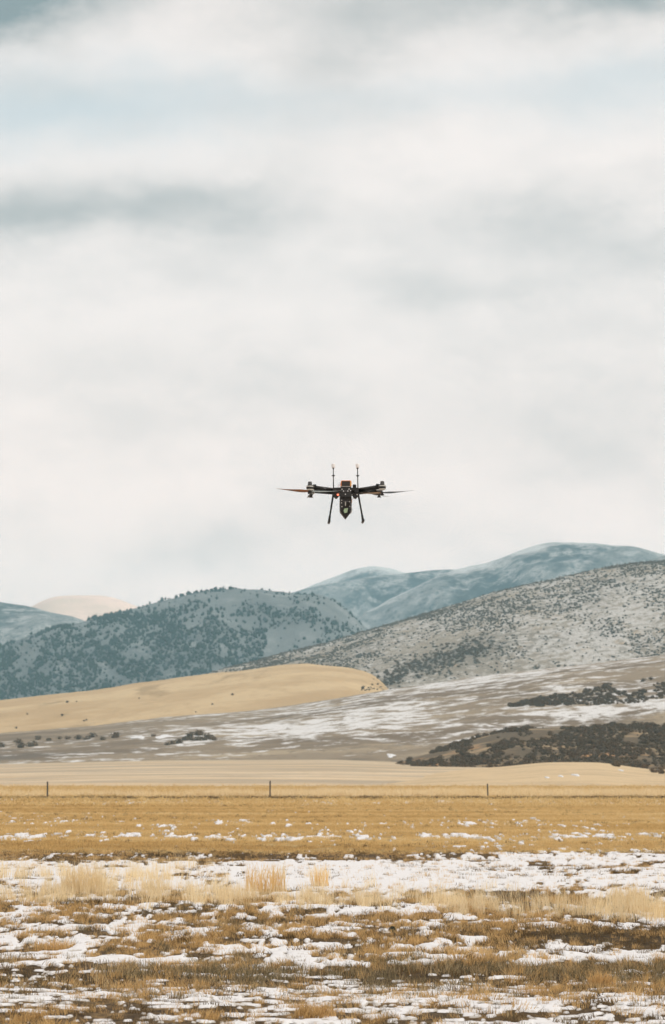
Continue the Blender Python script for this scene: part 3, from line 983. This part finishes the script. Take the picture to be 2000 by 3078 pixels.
for i in range(26):
    x = random.uniform(1085, 1160)
    DR.append(on_surface(gold_hill, x, 2078 - random.uniform(0, 60) * (x - 1060) / 100))
mass('draw_brush', 'darker brush filling the draw at the golden hill end', 'brush', DR, np.where(np.arange(len(DR)) < 420, rng.uniform(1.2, 3.0, len(DR)), rng.uniform(0.7, 1.5, len(DR))), SHR, M_SHRUB)

ROW = [(8, 2246, 26), (60, 2234, 24), (66, 2248, 30), (100, 2243, 30), (118, 2224, 22), (150, 2226, 16), (182, 2222, 16), (206, 2222, 18), (240, 2222, 24), (262, 2224, 22), (280, 2216, 26), (312, 2224, 18),
       (350, 2218, 32), (463, 2214, 14)]
NTH = ['first', 'second', 'third', 'fourth', 'fifth', 'sixth', 'seventh', 'eighth', 'ninth', 'tenth', 'eleventh', 'twelfth', 'thirteenth', 'fourteenth']
ROW.sort()
LBL = ['dark bush below the golden hill, %s from the left edge in its row' % NTH[i] for i in range(len(ROW))]
P_ = [on_surface(bench, x, y) for x, y, s in ROW]
individuals('round_bush', LBL, 'bush', 'bushes below the golden hill', P_, [s * 1.15 * p[1] / F for (x, y, s), p in zip(ROW, P_)], SHR, M_SHRUB, 0.12, 0.95)
HUMP = [(545 + 12 * i + random.uniform(-5, 5), 2232 - 13 * math.sin(i / 9 * math.pi) + random.uniform(-3, 8), random.uniform(14, 26)) for i in range(9)] + [(505, 2240, 16), (520, 2236, 18), (600, 2210, 30), (575, 2214, 26), (625, 2216, 24)]
P_ = [on_surface(bench, x, y) for x, y, s in HUMP]
individuals('hummock_bush', 'dark low bush clustered on the little hummock in the snowy bench', 'bush', 'bushes on the hummock', P_, [s * 1.3 * p[1] / F for (x, y, s), p in zip(HUMP, P_)], SHR, M_SHRUB, 0.15, 0.9)
SPECK = [(85, 2148), (205, 2112), (232, 2110), (190, 2152), (255, 2168), (262, 2166), (52, 2190), (590, 2142), (640, 2118), (1180, 2040), (420, 2100), (700, 2090)]
SPECK.sort()
P_ = [on_surface(gold_hill, x, y) for x, y in SPECK]
individuals('lone_bush', ['tiny lone bush on the golden hill, %s counted from its left' % NTH[i] for i in range(12)], 'bush', 'lone bushes on the golden hill', P_, [random.uniform(6, 11) * p[1] / F for p in P_], SHR, M_SAGEB)
FEET = [(1850, 2300, 34), (1880, 2296, 46), (1905, 2300, 40), (1930, 2298, 30), (1960, 2318, 26), (1985, 2322, 34), (1170, 2312, 20), (1186, 2305, 26), (1200, 2300, 22), (1232, 2300, 18), (1250, 2292, 20)]
FEET.sort()
P_ = [on_surface(swell, x, y + 4) for x, y, s in FEET]
individuals('edge_bush', ['dark bush at the pointed left tip of the brush mound, %s along' % NTH[i] for i in range(5)] + ['dark bush where the pale pasture meets the mound at right, %s along' % NTH[i] for i in range(6)], 'bush', 'bushes at the mound foot', P_, [s * p[1] / F for (x, y, s), p in zip(FEET, P_)], SHR, M_SHRUB)


# small snow patches left on the pasture and the bench
def snow_patch(x, y, w, h, hill, label):
    p = on_surface(hill, x, y)
    q = on_surface(hill, x, y - h)
    m = p[1] / F
    r = random.Random(int(x))
    bm = bmesh.new()
    n = 22
    rings = []
    dep = max(2.0, abs(q[1] - p[1])) if hill is bench else 9 * w * m
    for ri, (k, zz) in enumerate(((1.0, -0.10), (0.9, 0.06), (0.6, 0.14)) if hill is bench else ((1.0, -0.2), (0.92, .10 * h * m), (0.55, .24 * h * m))):
        ring = []
        for i in range(n):
            a = 2 * math.pi * i / n
            kk = k * (1 + 0.22 * math.sin(3 * a + x) + 0.12 * math.sin(5 * a + 2 * x))
            dx, dy = math.cos(a) * kk * w * m * .5, math.sin(a) * kk * dep * .5
            sl = (q[2] - p[2]) / max(1.0, q[1] - p[1])
            ring.append(bm.verts.new((dx, dy, dy * sl + zz)))
        rings.append(ring)
    for a_, b_2 in zip(rings, rings[1:]):
        for i in range(n):
            bm.faces.new((a_[i], a_[(i + 1) % n], b_2[(i + 1) % n], b_2[i]))
    bm.faces.new(rings[-1])
    me = bpy.data.meshes.new('snow_patch')
    bm.to_mesh(me)
    bm.free()
    for f in me.polygons:
        f.use_smooth = True
    add_attr(me, 'depth', [1.0] * len(me.vertices))
    tag(link('snow_patch', me, M_SNOW, None, p), label, 'snow patch', 'small snow patches')


snow_patch(1642, 2338, 12, 12, swell, 'leftmost small snow patch on the pale pasture below the brush')
snow_patch(1683, 2334, 14, 12, swell, 'second small snow patch from the left below the brush')
snow_patch(1728, 2331, 20, 14, swell, 'third and widest small snow patch below the brush')
snow_patch(1862, 2316, 13, 10, swell, 'small snow patch just under the bush at the mound foot')
snow_patch(1176, 2272, 26, 12, bench, 'lone snow patch on the dark strip beside the mound tip')
snow_patch(505, 2214, 74, 10, bench, 'long white snow bank beside the dark hummock')
snow_patch(425, 2216, 50, 8, bench, 'narrow snow strip between lone bush and the bush row')


# ------------------------------------------------------------------ fence posts
M_POST = plain('weathered_post', (0.085, 0.075, 0.062), 0.85, 0, 0.4, 12)
M_WIRE = plain('rusty_clip', (0.12, 0.08, 0.06), 0.6, 0.6)


def cyl(bm, a, b, r0, r1=None, n=12, caps=True):
    a, b = Vector(a), Vector(b)
    r1 = r0 if r1 is None else r1
    d = (b - a)
    q = d.to_track_quat('Z', 'Y')
    A, B = [], []
    for i in range(n):
        t = 2 * math.pi * i / n
        o = q @ Vector((math.cos(t), math.sin(t), 0))
        A.append(bm.verts.new(a + o * r0))
        B.append(bm.verts.new(b + o * r1))
    for i in range(n):
        bm.faces.new((A[i], A[(i + 1) % n], B[(i + 1) % n], B[i])).smooth = True
    if caps:
        bm.faces.new(A[::-1])
        bm.faces.new(B)


def lathe(bm, prof, c=(0, 0, 0), n=20):
    c = Vector(c)
    rings = []
    for r, z in prof:
        rings.append([bm.verts.new(c + Vector((r * math.cos(2 * math.pi * i / n), r * math.sin(2 * math.pi * i / n), z))) for i in range(n)])
    for A, B in zip(rings, rings[1:]):
        for i in range(n):
            bm.faces.new((A[i], A[(i + 1) % n], B[(i + 1) % n], B[i]))
    bm.faces.new(rings[0][::-1])
    bm.faces.new(rings[-1])


def bx(bm, x0, x1, y0, y1, z0, z1, bev=0.0):
    res = bmesh.ops.create_cube(bm, size=1.0)
    for v in res['verts']:
        v.co = Vector(((x0 + x1) / 2 + v.co.x * (x1 - x0), (y0 + y1) / 2 + v.co.y * (y1 - y0), (z0 + z1) / 2 + v.co.z * (z1 - z0)))
    if bev:
        es = list({e for v in res['verts'] for e in v.link_edges})
        bmesh.ops.bevel(bm, geom=es, offset=bev, segments=2, affect='EDGES')


def part(name, fn, mat, parent, label=None):
    bm = bmesh.new()
    fn(bm)
    bmesh.ops.recalc_face_normals(bm, faces=bm.faces)
    me = bpy.data.meshes.new(name)
    bm.to_mesh(me)
    bm.free()
    o = link(name, me, mat, parent)
    if label:
        o['label'] = label
    return o


for i, (px, ytop, ybase, r, lean, lab) in enumerate([
        (143, 2349, 2409, 0.058, 0.00, 'dark wooden fence post at the far left of the field'),
        (812, 2347, 2406, 0.055, 0.01, 'dark fence post in the middle of the field edge'),
        (1467, 2356, 2407, 0.050, -0.015, 'short dark fence post sunk in pale grass, rightmost of three')]):
    Yp = 212.0
    base = at(px, 2403, Yp)
    e = bpy.data.objects.new('fence_post', None)
    COL.objects.link(e)
    e.location = (base.x, Yp, 0)
    top = at(px, ytop, Yp).z
    tag(e, lab, 'fence post', 'fence posts')

    def shaft(bm, top=top, r=r, lean=lean):
        prof = [(r * 1.1, -0.2), (r * 1.08, 0.02), (r, top * .5), (r * 1.03, top - .05), (r * .8, top)]
        lathe(bm, prof, n=10)
        for v in bm.verts:
            v.co.x += lean * v.co.z + 0.01 * math.sin(v.co.z * 5)
    part('shaft', shaft, M_POST, e)
    part('wire_clip', lambda bm, r=r, top=top, lean=lean: bx(bm, -r * .5 + lean * top * .7, r * .5 + lean * top * .7, -r * 1.25, -r * .8, top * .7, top * .7 + .05, 0.005), M_WIRE, e)


# ------------------------------------------------------------------ single tufts and clumps that stand out
def lone_tuft(name, label, cat, x, y, h_px, w_px, nb, mat, width=0.006, seed=1, lean=.3):
    Yc = YS(y)
    X = float(ray(x, y)[0]) * Yc
    m = Yc / F
    me = tuft_mesh(name, nb, h_px * m, w_px * m * .5, width, lean, seed, 3)
    o = link(name, me, mat, None, (X, Yc, float(field_z(np.array(X), np.array(Yc)))))
    return tag(o, label, cat, 'tall grass clumps' if cat == 'grass clump' else None)


M_TUFT = blade_mat('tuft_blades', [(.84, .60, .28), (.90, .70, .38), (.78, .54, .24), (.92, .76, .48)], 0.5)
lone_tuft('grass_clump', 'broad tall straw clump in the white snow band, wider of two', 'grass clump', 800, 2680, 108, 120, 240, M_TUFT, 0.010, 1)
lone_tuft('grass_clump', 'narrow tall straw clump in the snow beside the broad one', 'grass clump', 962, 2662, 84, 52, 130, M_TUFT, 0.010, 2)
lone_tuft('grass_clump', 'tall feathery straw clump toward the left of the snow band', 'grass clump', 250, 2690, 118, 130, 300, M_PALE, 0.009, 3, .5)
lone_tuft('grass_clump', 'straw clump rising at the right end of the pale belt', 'grass clump', 1890, 2730, 95, 130, 300, M_PALE, 0.009, 4, .4)
lone_tuft('grass_clump', 'rust orange grass clump standing alone in snow at lower right', 'grass clump', 1810, 2962, 58, 80, 300, M_ORANGE, 0.006, 5, .5)
lone_tuft('grass_clump', 'spreading orange grass clump at the bottom under the drone', 'grass clump', 950, 3060, 60, 120, 320, M_ORANGE, 0.006, 6, .6)
lone_tuft('grass_clump', 'orange grass clump in the snow near the left edge', 'grass clump', 160, 2850, 46, 120, 300, M_ORANGE, 0.007, 7, .6)
cx_, cy_ = 1180, 2806
Yc_ = YS(cy_)
wc = link('weed_clump', clump_mesh('weed_clump', 555, 6, 0.9, 2, 160), M_JUN, None, (float(ray(cx_, cy_)[0]) * Yc_, Yc_, 0.0))
s_ = 24 * Yc_ / F
wc.scale = (s_, s_, s_)
tag(wc, 'small blackish round weed clump sitting on the foreground snow', 'weed')

# ------------------------------------------------------------------ the drone
M_BLACK = plain('black_plastic', (0.012, 0.013, 0.013), 0.45, 0, 0.3)
M_CARBON = plain('carbon_tube', (0.014, 0.016, 0.016), 0.32, 0.1, 0.3, 90)
M_SILVER = plain('silver_metal', (0.70, 0.70, 0.66), 0.35, 0.35, 0.1)
M_CANM = plain('motor_metal', (0.085, 0.085, 0.085), 0.38, 0.7, 0.2)
M_GREYP = plain('grey_strip', (0.50, 0.49, 0.46), 0.5)
M_WHITE = plain('white_plastic', (0.86, 0.88, 0.90), 0.45, 0, 0.03)
M_OR = plain('orange_shell', (0.85, 0.30, 0.06), 0.45, 0, 0.08)
M_ORL = plain('lit_side_tag_orange', (0.90, 0.48, 0.16), 0.45, 0, 0.08)
M_DKP = plain('dark_panel', (0.020, 0.020, 0.016), 0.35, 0, 0.3)
M_GREEN = plain('green_sticker', (0.36, 0.50, 0.32), 0.6, 0, 0.18, 120)
M_BRBL = plain('brown_blade', (0.32, 0.13, 0.04), 0.4, 0, 0.3, 30)  # front blades differ in colour: brown, grey, dark and tan
M_TAN = plain('tan_blade', (0.42, 0.30, 0.20), 0.4, 0, 0.2, 30)
M_GBL = plain('grey_blade', (0.30, 0.34, 0.33), 0.4, 0, 0.2, 30)
M_DBL = plain('dark_blade', (0.035, 0.042, 0.042), 0.4, 0, 0.2, 30)
M_REDW = plain('red_wire', (0.45, 0.05, 0.04), 0.5)
M_GLASS = plain('lens_glass', (0.01, 0.012, 0.014), 0.08, 0, 0.1)
M_LAMP = bpy.data.materials.new('red_lamp')
M_LAMP.use_nodes = True
bl_ = M_LAMP.node_tree.nodes['Principled BSDF']
bl_.inputs['Base Color'].default_value = (0.8, 0.08, 0.05, 1)
bl_.inputs['Emission Color'].default_value = (1.0, 0.22, 0.12, 1)
bl_.inputs['Emission Strength'].default_value = 2.2

DY = 30.0
drone = bpy.data.objects.new('drone', None)
COL.objects.link(drone)
drone.location = at(1038, 1485, DY)
drone.rotation_euler = (0, 0, math.radians(1.5))
tag(drone, 'black quadcopter drone with orange battery hovering in front of the sky', 'drone')
S = (DY * math.cos(PITCH) + (drone.location.z - CAM_H) * math.sin(PITCH)) / F
gx = lambda x: (x - 1038) * S
gz = lambda y: (1485 - y) * S


def pix(bm, x0, x1, y0, y1, d0, d1, bev=0.003):
    bx(bm, gx(x0), gx(x1), d0, d1, gz(y1), gz(y0), bev)


def body_fn(bm):
    pix(bm, 1002, 1076, 1470, 1480, -0.16, 0.16, 0.006)
    pix(bm, 1008, 1070, 1480, 1488, -0.13, 0.13, 0.006)
    pix(bm, 1022, 1055, 1468, 1500, -0.19, 0.15, 0.006)


body = part('body', body_fn, M_BLACK, drone)
for (x, y) in [(1027, 1476), (1048, 1475.5), (1031.5, 1481.5), (1044.5, 1481.5), (1052.5, 1480), (1037, 1491)]:
    part('screw', lambda bm, x=x, y=y: cyl(bm, (gx(x), -0.188, gz(y)), (gx(x), -0.196, gz(y)), 1.5 * S, n=10), M_WHITE, body)
part('ring', lambda bm: cyl(bm, (gx(1038), -0.188, gz(1481)), (gx(1038), -0.197, gz(1481)), 2.6 * S, 2.2 * S, n=14), M_CANM, body)
for x in (1006, 1071):
    part('hinge_block', lambda bm, x=x: pix(bm, x - 6.5, x + 6.5, 1470.5, 1486, -0.175, -0.06, 0.008), M_BLACK, drone)
part('lower_plate', lambda bm: pix(bm, 1004, 1026, 1485.5, 1487, -0.15, -0.05, 0.001), M_GREYP, drone)
# battery on top
bat = part('battery', lambda bm: pix(bm, 1024.5, 1055, 1448, 1466, -0.14, 0.12, 0.006), M_OR, drone)
part('battery_lit_side', lambda bm: pix(bm, 1051.5, 1055.8, 1449.5, 1465.5, -0.146, 0.10, 0.004), M_ORL, bat)  # light on the right side is put into this paler orange
part('battery_panel', lambda bm: pix(bm, 1026.3, 1051.6, 1449.8, 1465, -0.148, -0.13, 0.003), M_DKP, bat)
part('battery_tray', lambda bm: pix(bm, 1024, 1052, 1466, 1469.2, -0.165, 0.12, 0.002), M_GREYP, drone)


def puck(bm):
    r = 5.6 * S
    prof = [(r, gz(1467))]
    for i in range(4):
        z0, z1 = gz(1467 - i * 2.4), gz(1467 - i * 2.4 - 1.8)
        prof += [(r, z0 + .001), (r, z1), (r * .86, z1 + .0005), (r * .86, z1 + .0018)]
    prof.append((r * .8, gz(1457)))
    lathe(bm, prof, (gx(1066), -0.02, 0))


part('receiver_puck', puck, M_BLACK, drone)
part('puck_stand', lambda bm: cyl(bm, (gx(1066), -0.02, gz(1471)), (gx(1066), -0.02, gz(1466)), 2.2 * S), M_BLACK, drone)


# pointed payload pod hanging below
def pod(bm):
    out = [(1022, 1494), (1056, 1494), (1056.5, 1520), (1055, 1541), (1039, 1562), (1038, 1562), (1022, 1540), (1021, 1515)]
    f0, f1 = -0.150, 0.06
    a = [bm.verts.new((gx(x), f0 + (0.03 if y > 1550 else 0), gz(y))) for x, y in out]
    b = [bm.verts.new((gx(x), f1 - (0.05 if y > 1550 else 0), gz(y))) for x, y in out]
    n = len(out)
    bm.faces.new(a)
    bm.faces.new(b[::-1])
    for i in range(n):
        bm.faces.new((a[i], b[i], b[(i + 1) % n], a[(i + 1) % n]))
    bmesh.ops.bevel(bm, geom=list(bm.edges), offset=0.004, segments=2, affect='EDGES')


payload = part('payload_pod', pod, M_BLACK, drone)


def sticker(bm):
    pts = [(1034.5, 1533), (1045.5, 1531.5), (1043, 1545), (1035, 1546.5), (1032, 1539)]
    a = [bm.verts.new((gx(x), -0.1512, gz(y))) for x, y in pts]
    b = [bm.verts.new((gx(x), -0.1535, gz(y))) for x, y in pts]
    bm.faces.new(a)
    bm.faces.new(b[::-1])
    for i in range(5):
        bm.faces.new((a[i], a[(i + 1) % 5], b[(i + 1) % 5], b[i]))


part('sticker', sticker, M_GREEN, payload, 'pale green square sticker near the pod tip')
part('slot_strip', lambda bm: pix(bm, 1036.2, 1039.2, 1511, 1525, -0.158, -0.148, 0.002), M_GREYP, payload)
part('bracket', lambda bm: cyl(bm, (gx(1038), -0.150, gz(1501)), (gx(1038), -0.163, gz(1501)), 3.4 * S, 1.6 * S, n=3), M_CANM, payload)
part('cross_bar', lambda bm: pix(bm, 1030, 1048, 1510, 1512.6, -0.160, -0.148, 0.002), M_CANM, payload)
for (x, y) in [(1027, 1527), (1026, 1516), (1051, 1526), (1026.5, 1508), (1050, 1512)]:
    part('pod_screw', lambda bm, x=x, y=y: cyl(bm, (gx(x), -0.148, gz(y)), (gx(x), -0.156, gz(y)), 1.4 * S, n=10), M_SILVER, payload)
for (x, y, r) in [(1053, 1518, 3.4), (1053, 1531, 3.4), (1052.5, 1540, 2.6)]:
    part('side_lens', lambda bm, x=x, y=y, r=r: cyl(bm, (gx(x), -0.12, gz(y)), (gx(x), -0.166, gz(y)), r * S, r * S * .8, n=14), M_CANM, payload)
part('orange_tag', lambda bm: pix(bm, 1054.5, 1058, 1503, 1513, -0.08, 0.02, 0.002), M_ORL, payload)
part('cable_loom', lambda bm: [cyl(bm, (gx(1054 + 3.6 * math.sin(k / 8 * 3.14)), -0.06, gz(1522 + k * 3)), (gx(1054 + 3.6 * math.sin((k + 1) / 8 * 3.14)), -0.06, gz(1525 + k * 3)), 0.9 * S, n=8) for k in range(8)], M_GREYP, payload)

# antennas
for x0, x1 in ((1003, 1002.3), (1076.5, 1075.3)):
    mast = part('antenna_mast', lambda bm, x0=x0, x1=x1: cyl(bm, (gx(x0), 0, gz(1474)), (gx(x1), 0, gz(1407)), 1.75 * S, 1.35 * S), M_CARBON, drone)
    part('clamp_ring', lambda bm, x1=x1: lathe(bm, [(2.2 * S, -2.2 * S), (5.0 * S, -1.0 * S), (5.2 * S, .6 * S), (2.4 * S, 2.0 * S)], (gx(x1 + .3), 0, gz(1429.5))), M_BLACK, mast)
    part('antenna_neck', lambda bm, x1=x1: lathe(bm, [(1.5 * S, -2 * S), (2.8 * S, 0), (3.0 * S, 3 * S)], (gx(x1), 0, gz(1408))), M_BLACK, mast)
    part('antenna_head', lambda bm, x1=x1: lathe(bm, [(3.8 * S, 0), (5.2 * S, 2.5 * S), (5.5 * S, 5 * S), (5.3 * S, 5.3 * S), (5.7 * S, 6 * S), (5.9 * S, 11 * S), (5.2 * S, 12.6 * S), (2.5 * S, 13.2 * S)], (gx(x1), 0, gz(1406))), M_WHITE, mast)
    part('mast_base', lambda bm, x0=x0: lathe(bm, [(3.2 * S, 0), (3.0 * S, 4 * S), (1.9 * S, 6 * S)], (gx(x0), 0, gz(1472))), M_BLACK, mast)


def blade(bm, hub, ang, length, droop, chord, rise, flip=1):
    """one propeller blade: twisted, widest a quarter of the way out, thin at the tip"""
    hub = Vector(hub)
    dx, dy = math.cos(ang), math.sin(ang)
    n = 14
    secs = []
    for i in range(n + 1):
        q = i / n
        c = chord * (0.35 + 0.65 * math.sin(min(1, q / 0.30) * math.pi / 2)) * (1 - 0.86 * max(0, (q - .30) / .70) ** 1.1)
        tw = math.radians(34 - 26 * q) * flip
        p = hub + Vector((dx, dy, 0)) * length * q + Vector((0, 0, rise * q - droop * math.sin(q * math.pi)))
        ax = Vector((-dy * math.cos(tw), dx * math.cos(tw), math.sin(tw)))
        nn = Vector((dx, dy, 0)).cross(ax)
        th_ = c * 0.055 + 0.0009
        secs.append([bm.verts.new(p + ax * c * .5), bm.verts.new(p + nn * th_), bm.verts.new(p - ax * c * .5), bm.verts.new(p - nn * th_ * .5)])
    for A, B in zip(secs, secs[1:]):
        for i in range(4):
            bm.faces.new((A[i], A[(i + 1) % 4], B[(i + 1) % 4], B[i])).smooth = True
    bm.faces.new(secs[0])
    bm.faces.new(secs[-1][::-1])


def arm_set(mx_, my_, root, dep0, dep1, blades, drop=13.2):
    """arm, motor, propeller; mx_/my_ is the motor's place in photograph pixels, depth dep1 from the body centre"""
    sgn = 1 if mx_ > 1038 else -1
    r0, r1 = 6.2 * S, 5.0 * S
    a = (gx(root[0]), dep0, gz(root[1]))
    b = (gx(mx_ - sgn * 8), dep1, gz(my_))
    arm = part('arm', lambda bm: cyl(bm, a, b, r0, r1, n=16), M_CARBON, drone)
    low = 6.6 * S
    part('arm_cable', lambda bm: cyl(bm, (a[0], a[1] - .004, a[2] - low), (b[0] - sgn * 2 * S, b[1] - .004, b[2] - low * .9), 1.7 * S, n=10), M_BLACK, arm)
    part('arm_collar', lambda bm: cyl(bm, (b[0] - sgn * 5 * S, b[1], b[2]), (b[0] + sgn * 4 * S, b[1], b[2]), r1 * 1.28, n=16), M_CANM, arm)
    c = (gx(mx_), dep1, gz(my_))
    mot = part('motor', lambda bm: lathe(bm, [(6.3 * S, 3 * S), (6.6 * S, 5.5 * S), (5.9 * S, 14 * S), (5.2 * S, 15.6 * S), (2 * S, 16 * S)], c, 24), M_CANM, drone)
    part('motor_mount', lambda bm: lathe(bm, [(9.5 * S, -7 * S), (11 * S, -5 * S), (11 * S, -1 * S), (10.4 * S, 3.6 * S), (7 * S, 4.6 * S)], c, 24), M_BLACK, mot)
    part('upper_ring', lambda bm: lathe(bm, [(10.6 * S, -0.2 * S), (11.4 * S, 0.4 * S), (11.2 * S, 2.2 * S), (10 * S, 2.8 * S)], c, 24), M_SILVER, mot)
    part('lower_ring', lambda bm: lathe(bm, [(7.0 * S, -11 * S), (9.8 * S, -9.5 * S), (10.4 * S, -7.2 * S), (9 * S, -6.5 * S)], c, 24), M_SILVER, mot)
    part('mount_box', lambda bm: bx(bm, c[0] - sgn * 14 * S - 5 * S, c[0] - sgn * 14 * S + 5 * S, dep1 - .02, dep1 + .02, c[2] + 3 * S, c[2] + 7 * S, 0.003), M_BLACK, mot)
    hub = (c[0], dep1, c[2] - drop * S)
    prop = part('propeller', lambda bm: lathe(bm, [(3 * S, -2.0 * S), (5.5 * S, -1.4 * S), (5.5 * S, 1.4 * S), (3 * S, 2.6 * S)], hub, 18), M_BLACK, drone)
    for (ang, ln, rise, mat, ch) in blades:
        part('blade', lambda bm, ang=ang, ln=ln, rise=rise, ch=ch: blade(bm, hub, math.radians(ang), ln, 0.004, ch, rise, 1 if abs(ang) < 90 else 1), mat, prop)
    part('hub_cap', lambda bm: lathe(bm, [(2.2 * S, 0), (3.4 * S, -1.5 * S), (3.4 * S, -4 * S), (6.0 * S, -5 * S), (5.8 * S, -7.6 * S), (2 * S, -8 * S)], hub, 18), M_BLACK, prop)


arm_set(931, 1470, (1003, 1476), -0.10, -0.22, [(182, 100 * S, 7.5 * S, M_BRBL, 0.058), (2, 96 * S, 2 * S, M_GBL, 0.05)])
arm_set(1147, 1468, (1075, 1476), -0.10, -0.22, [(-3, 95 * S, 7 * S, M_DBL, 0.056), (177, 68 * S, -1 * S, M_TAN, 0.048)], 19.0)
arm_set(937, 1468.5, (1004, 1476), 0.10, 0.24, [(96, 98 * S, 2 * S, M_DBL, 0.04), (276, 98 * S, 2 * S, M_DBL, 0.04)])
arm_set(1143, 1467.5, (1074, 1476), 0.10, 0.24, [(66, 98 * S, 4 * S, M_GBL, 0.04), (246, 98 * S, 2 * S, M_DBL, 0.04)])
# landing gear: one strut a side on a skid that runs fore and aft
for sx0, sx1, sy1 in ((1002.5, 989.5, 1567), (1077.0, 1091.5, 1565)):
    leg = part('landing_leg', lambda bm: (cyl(bm, (gx(sx0), -0.02, gz(1484)), (gx(sx1), -0.02, gz(sy1)), 3.0 * S, 2.4 * S), ), M_CARBON, drone)
    k0, k1 = 0.80, 1.0
    part('leg_sleeve', lambda bm: cyl(bm, (gx(sx0 + (sx1 - sx0) * k0), -0.02, gz(1484 + (sy1 - 1484) * k0)), (gx(sx1), -0.02, gz(sy1 + 1)), 3.2 * S, 3.7 * S), M_BLACK, leg)
    part('skid', lambda bm: cyl(bm, (gx(sx1), -0.13, gz(sy1 + 2)), (gx(sx1), 0.13, gz(sy1 + 2)), 3.9 * S, n=14), M_BLACK, leg)
# pods under the shoulders
for cx0, lamp in ((1011, True), (1068.5, False)):
    def shoulder(bm, cx0=cx0):
        out = [(cx0 - 8, 1485), (cx0 + 8, 1485), (cx0 + 7.5, 1495), (cx0 + 1, 1502), (cx0 - 2, 1502), (cx0 - 8, 1496)]
        a = [bm.verts.new((gx(x), -0.15, gz(y))) for x, y in out]
        b = [bm.verts.new((gx(x), -0.05, gz(y))) for x, y in out]
        bm.faces.new(a)
        bm.faces.new(b[::-1])
        for i in range(len(out)):
            j = (i + 1) % len(out)
            bm.faces.new((a[i], b[i], b[j], a[j]))
        bmesh.ops.bevel(bm, geom=list(bm.edges), offset=0.003, segments=1, affect='EDGES')
    sp = part('shoulder_pod', shoulder, M_BLACK, drone)
    if lamp:
        part('position_light', lambda bm: lathe(bm, [(2.0 * S, -2.2 * S), (3.1 * S, -1 * S), (3.1 * S, 1 * S), (2.0 * S, 2.2 * S)], (gx(1015), -0.158, gz(1491.5)), 14), M_LAMP, sp, 'glowing red position light')
    else:
        part('pod_lens', lambda bm: cyl(bm, (gx(1072.5), -0.148, gz(1491)), (gx(1072.5), -0.156, gz(1491)), 1.6 * S, n=10), M_SILVER, sp)


def wire(pts, r, mat, name='wire'):
    def fn(bm):
        P = [Vector((gx(x), d, gz(y))) for x, y, d in pts]
        Q = []
        for i in range(len(P) - 1):
            p0, p1, p2, p3 = P[max(0, i - 1)], P[i], P[i + 1], P[min(len(P) - 1, i + 2)]
            for k in range(5):
                t = k / 5
                Q.append(0.5 * ((2 * p1) + (p2 - p0) * t + (2 * p0 - 5 * p1 + 4 * p2 - p3) * t * t + (3 * p1 - p0 - 3 * p2 + p3) * t ** 3))
        Q.append(P[-1])
        for a, b in zip(Q, Q[1:]):
            cyl(bm, a, b, r, n=6, caps=False)
    part(name, fn, mat, drone)


wire([(1026, 1454, -.10), (1019, 1457, -.12), (1015, 1464, -.12), (1016, 1471, -.10)], 0.45 * S, M_GREYP)
wire([(1026, 1459, -.10), (1021, 1461, -.13), (1018, 1466, -.13), (1019, 1471, -.10)], 0.5 * S, M_REDW)
wire([(1055, 1503, -.06), (1060, 1503, -.10), (1064, 1497, -.10), (1065, 1490, -.08)], 0.5 * S, M_REDW)
wire([(1055, 1501, -.06), (1058, 1500, -.10), (1062, 1495, -.10), (1062, 1489, -.08)], 0.4 * S, M_GREYP)

# ------------------------------------------------------------------ the air between here and the mountains
HAZE = 1.25e-4
hz_top = 480.0
hm = bpy.data.materials.new('haze')
hm.use_nodes = True
ht = NT(hm.node_tree)
ht.n.clear()
ho = ht.new('ShaderNodeOutputMaterial')
pv = ht.new('ShaderNodeVolumePrincipled')
pv.inputs['Color'].default_value = (0.42, 0.765, 0.94, 1)
pv.inputs['Density'].default_value = HAZE
pv.inputs['Anisotropy'].default_value = 0.0
ht.l.new(pv.outputs[0], ho.inputs['Volume'])
bmh = bmesh.new()
bpy.context.view_layer.update()
lowest = min((o.matrix_world @ Vector(c)).z for o in COL.objects if o.type == 'MESH' for c in o.bound_box)
bx(bmh, -5800, 5800, -500, 6600, lowest - 1.0, hz_top)
hme = bpy.data.meshes.new('haze')
bmh.to_mesh(hme)
bmh.free()
hz = link('haze', hme, hm)
tag(hz, 'thin blue air over the valley', None, None, 'stuff')
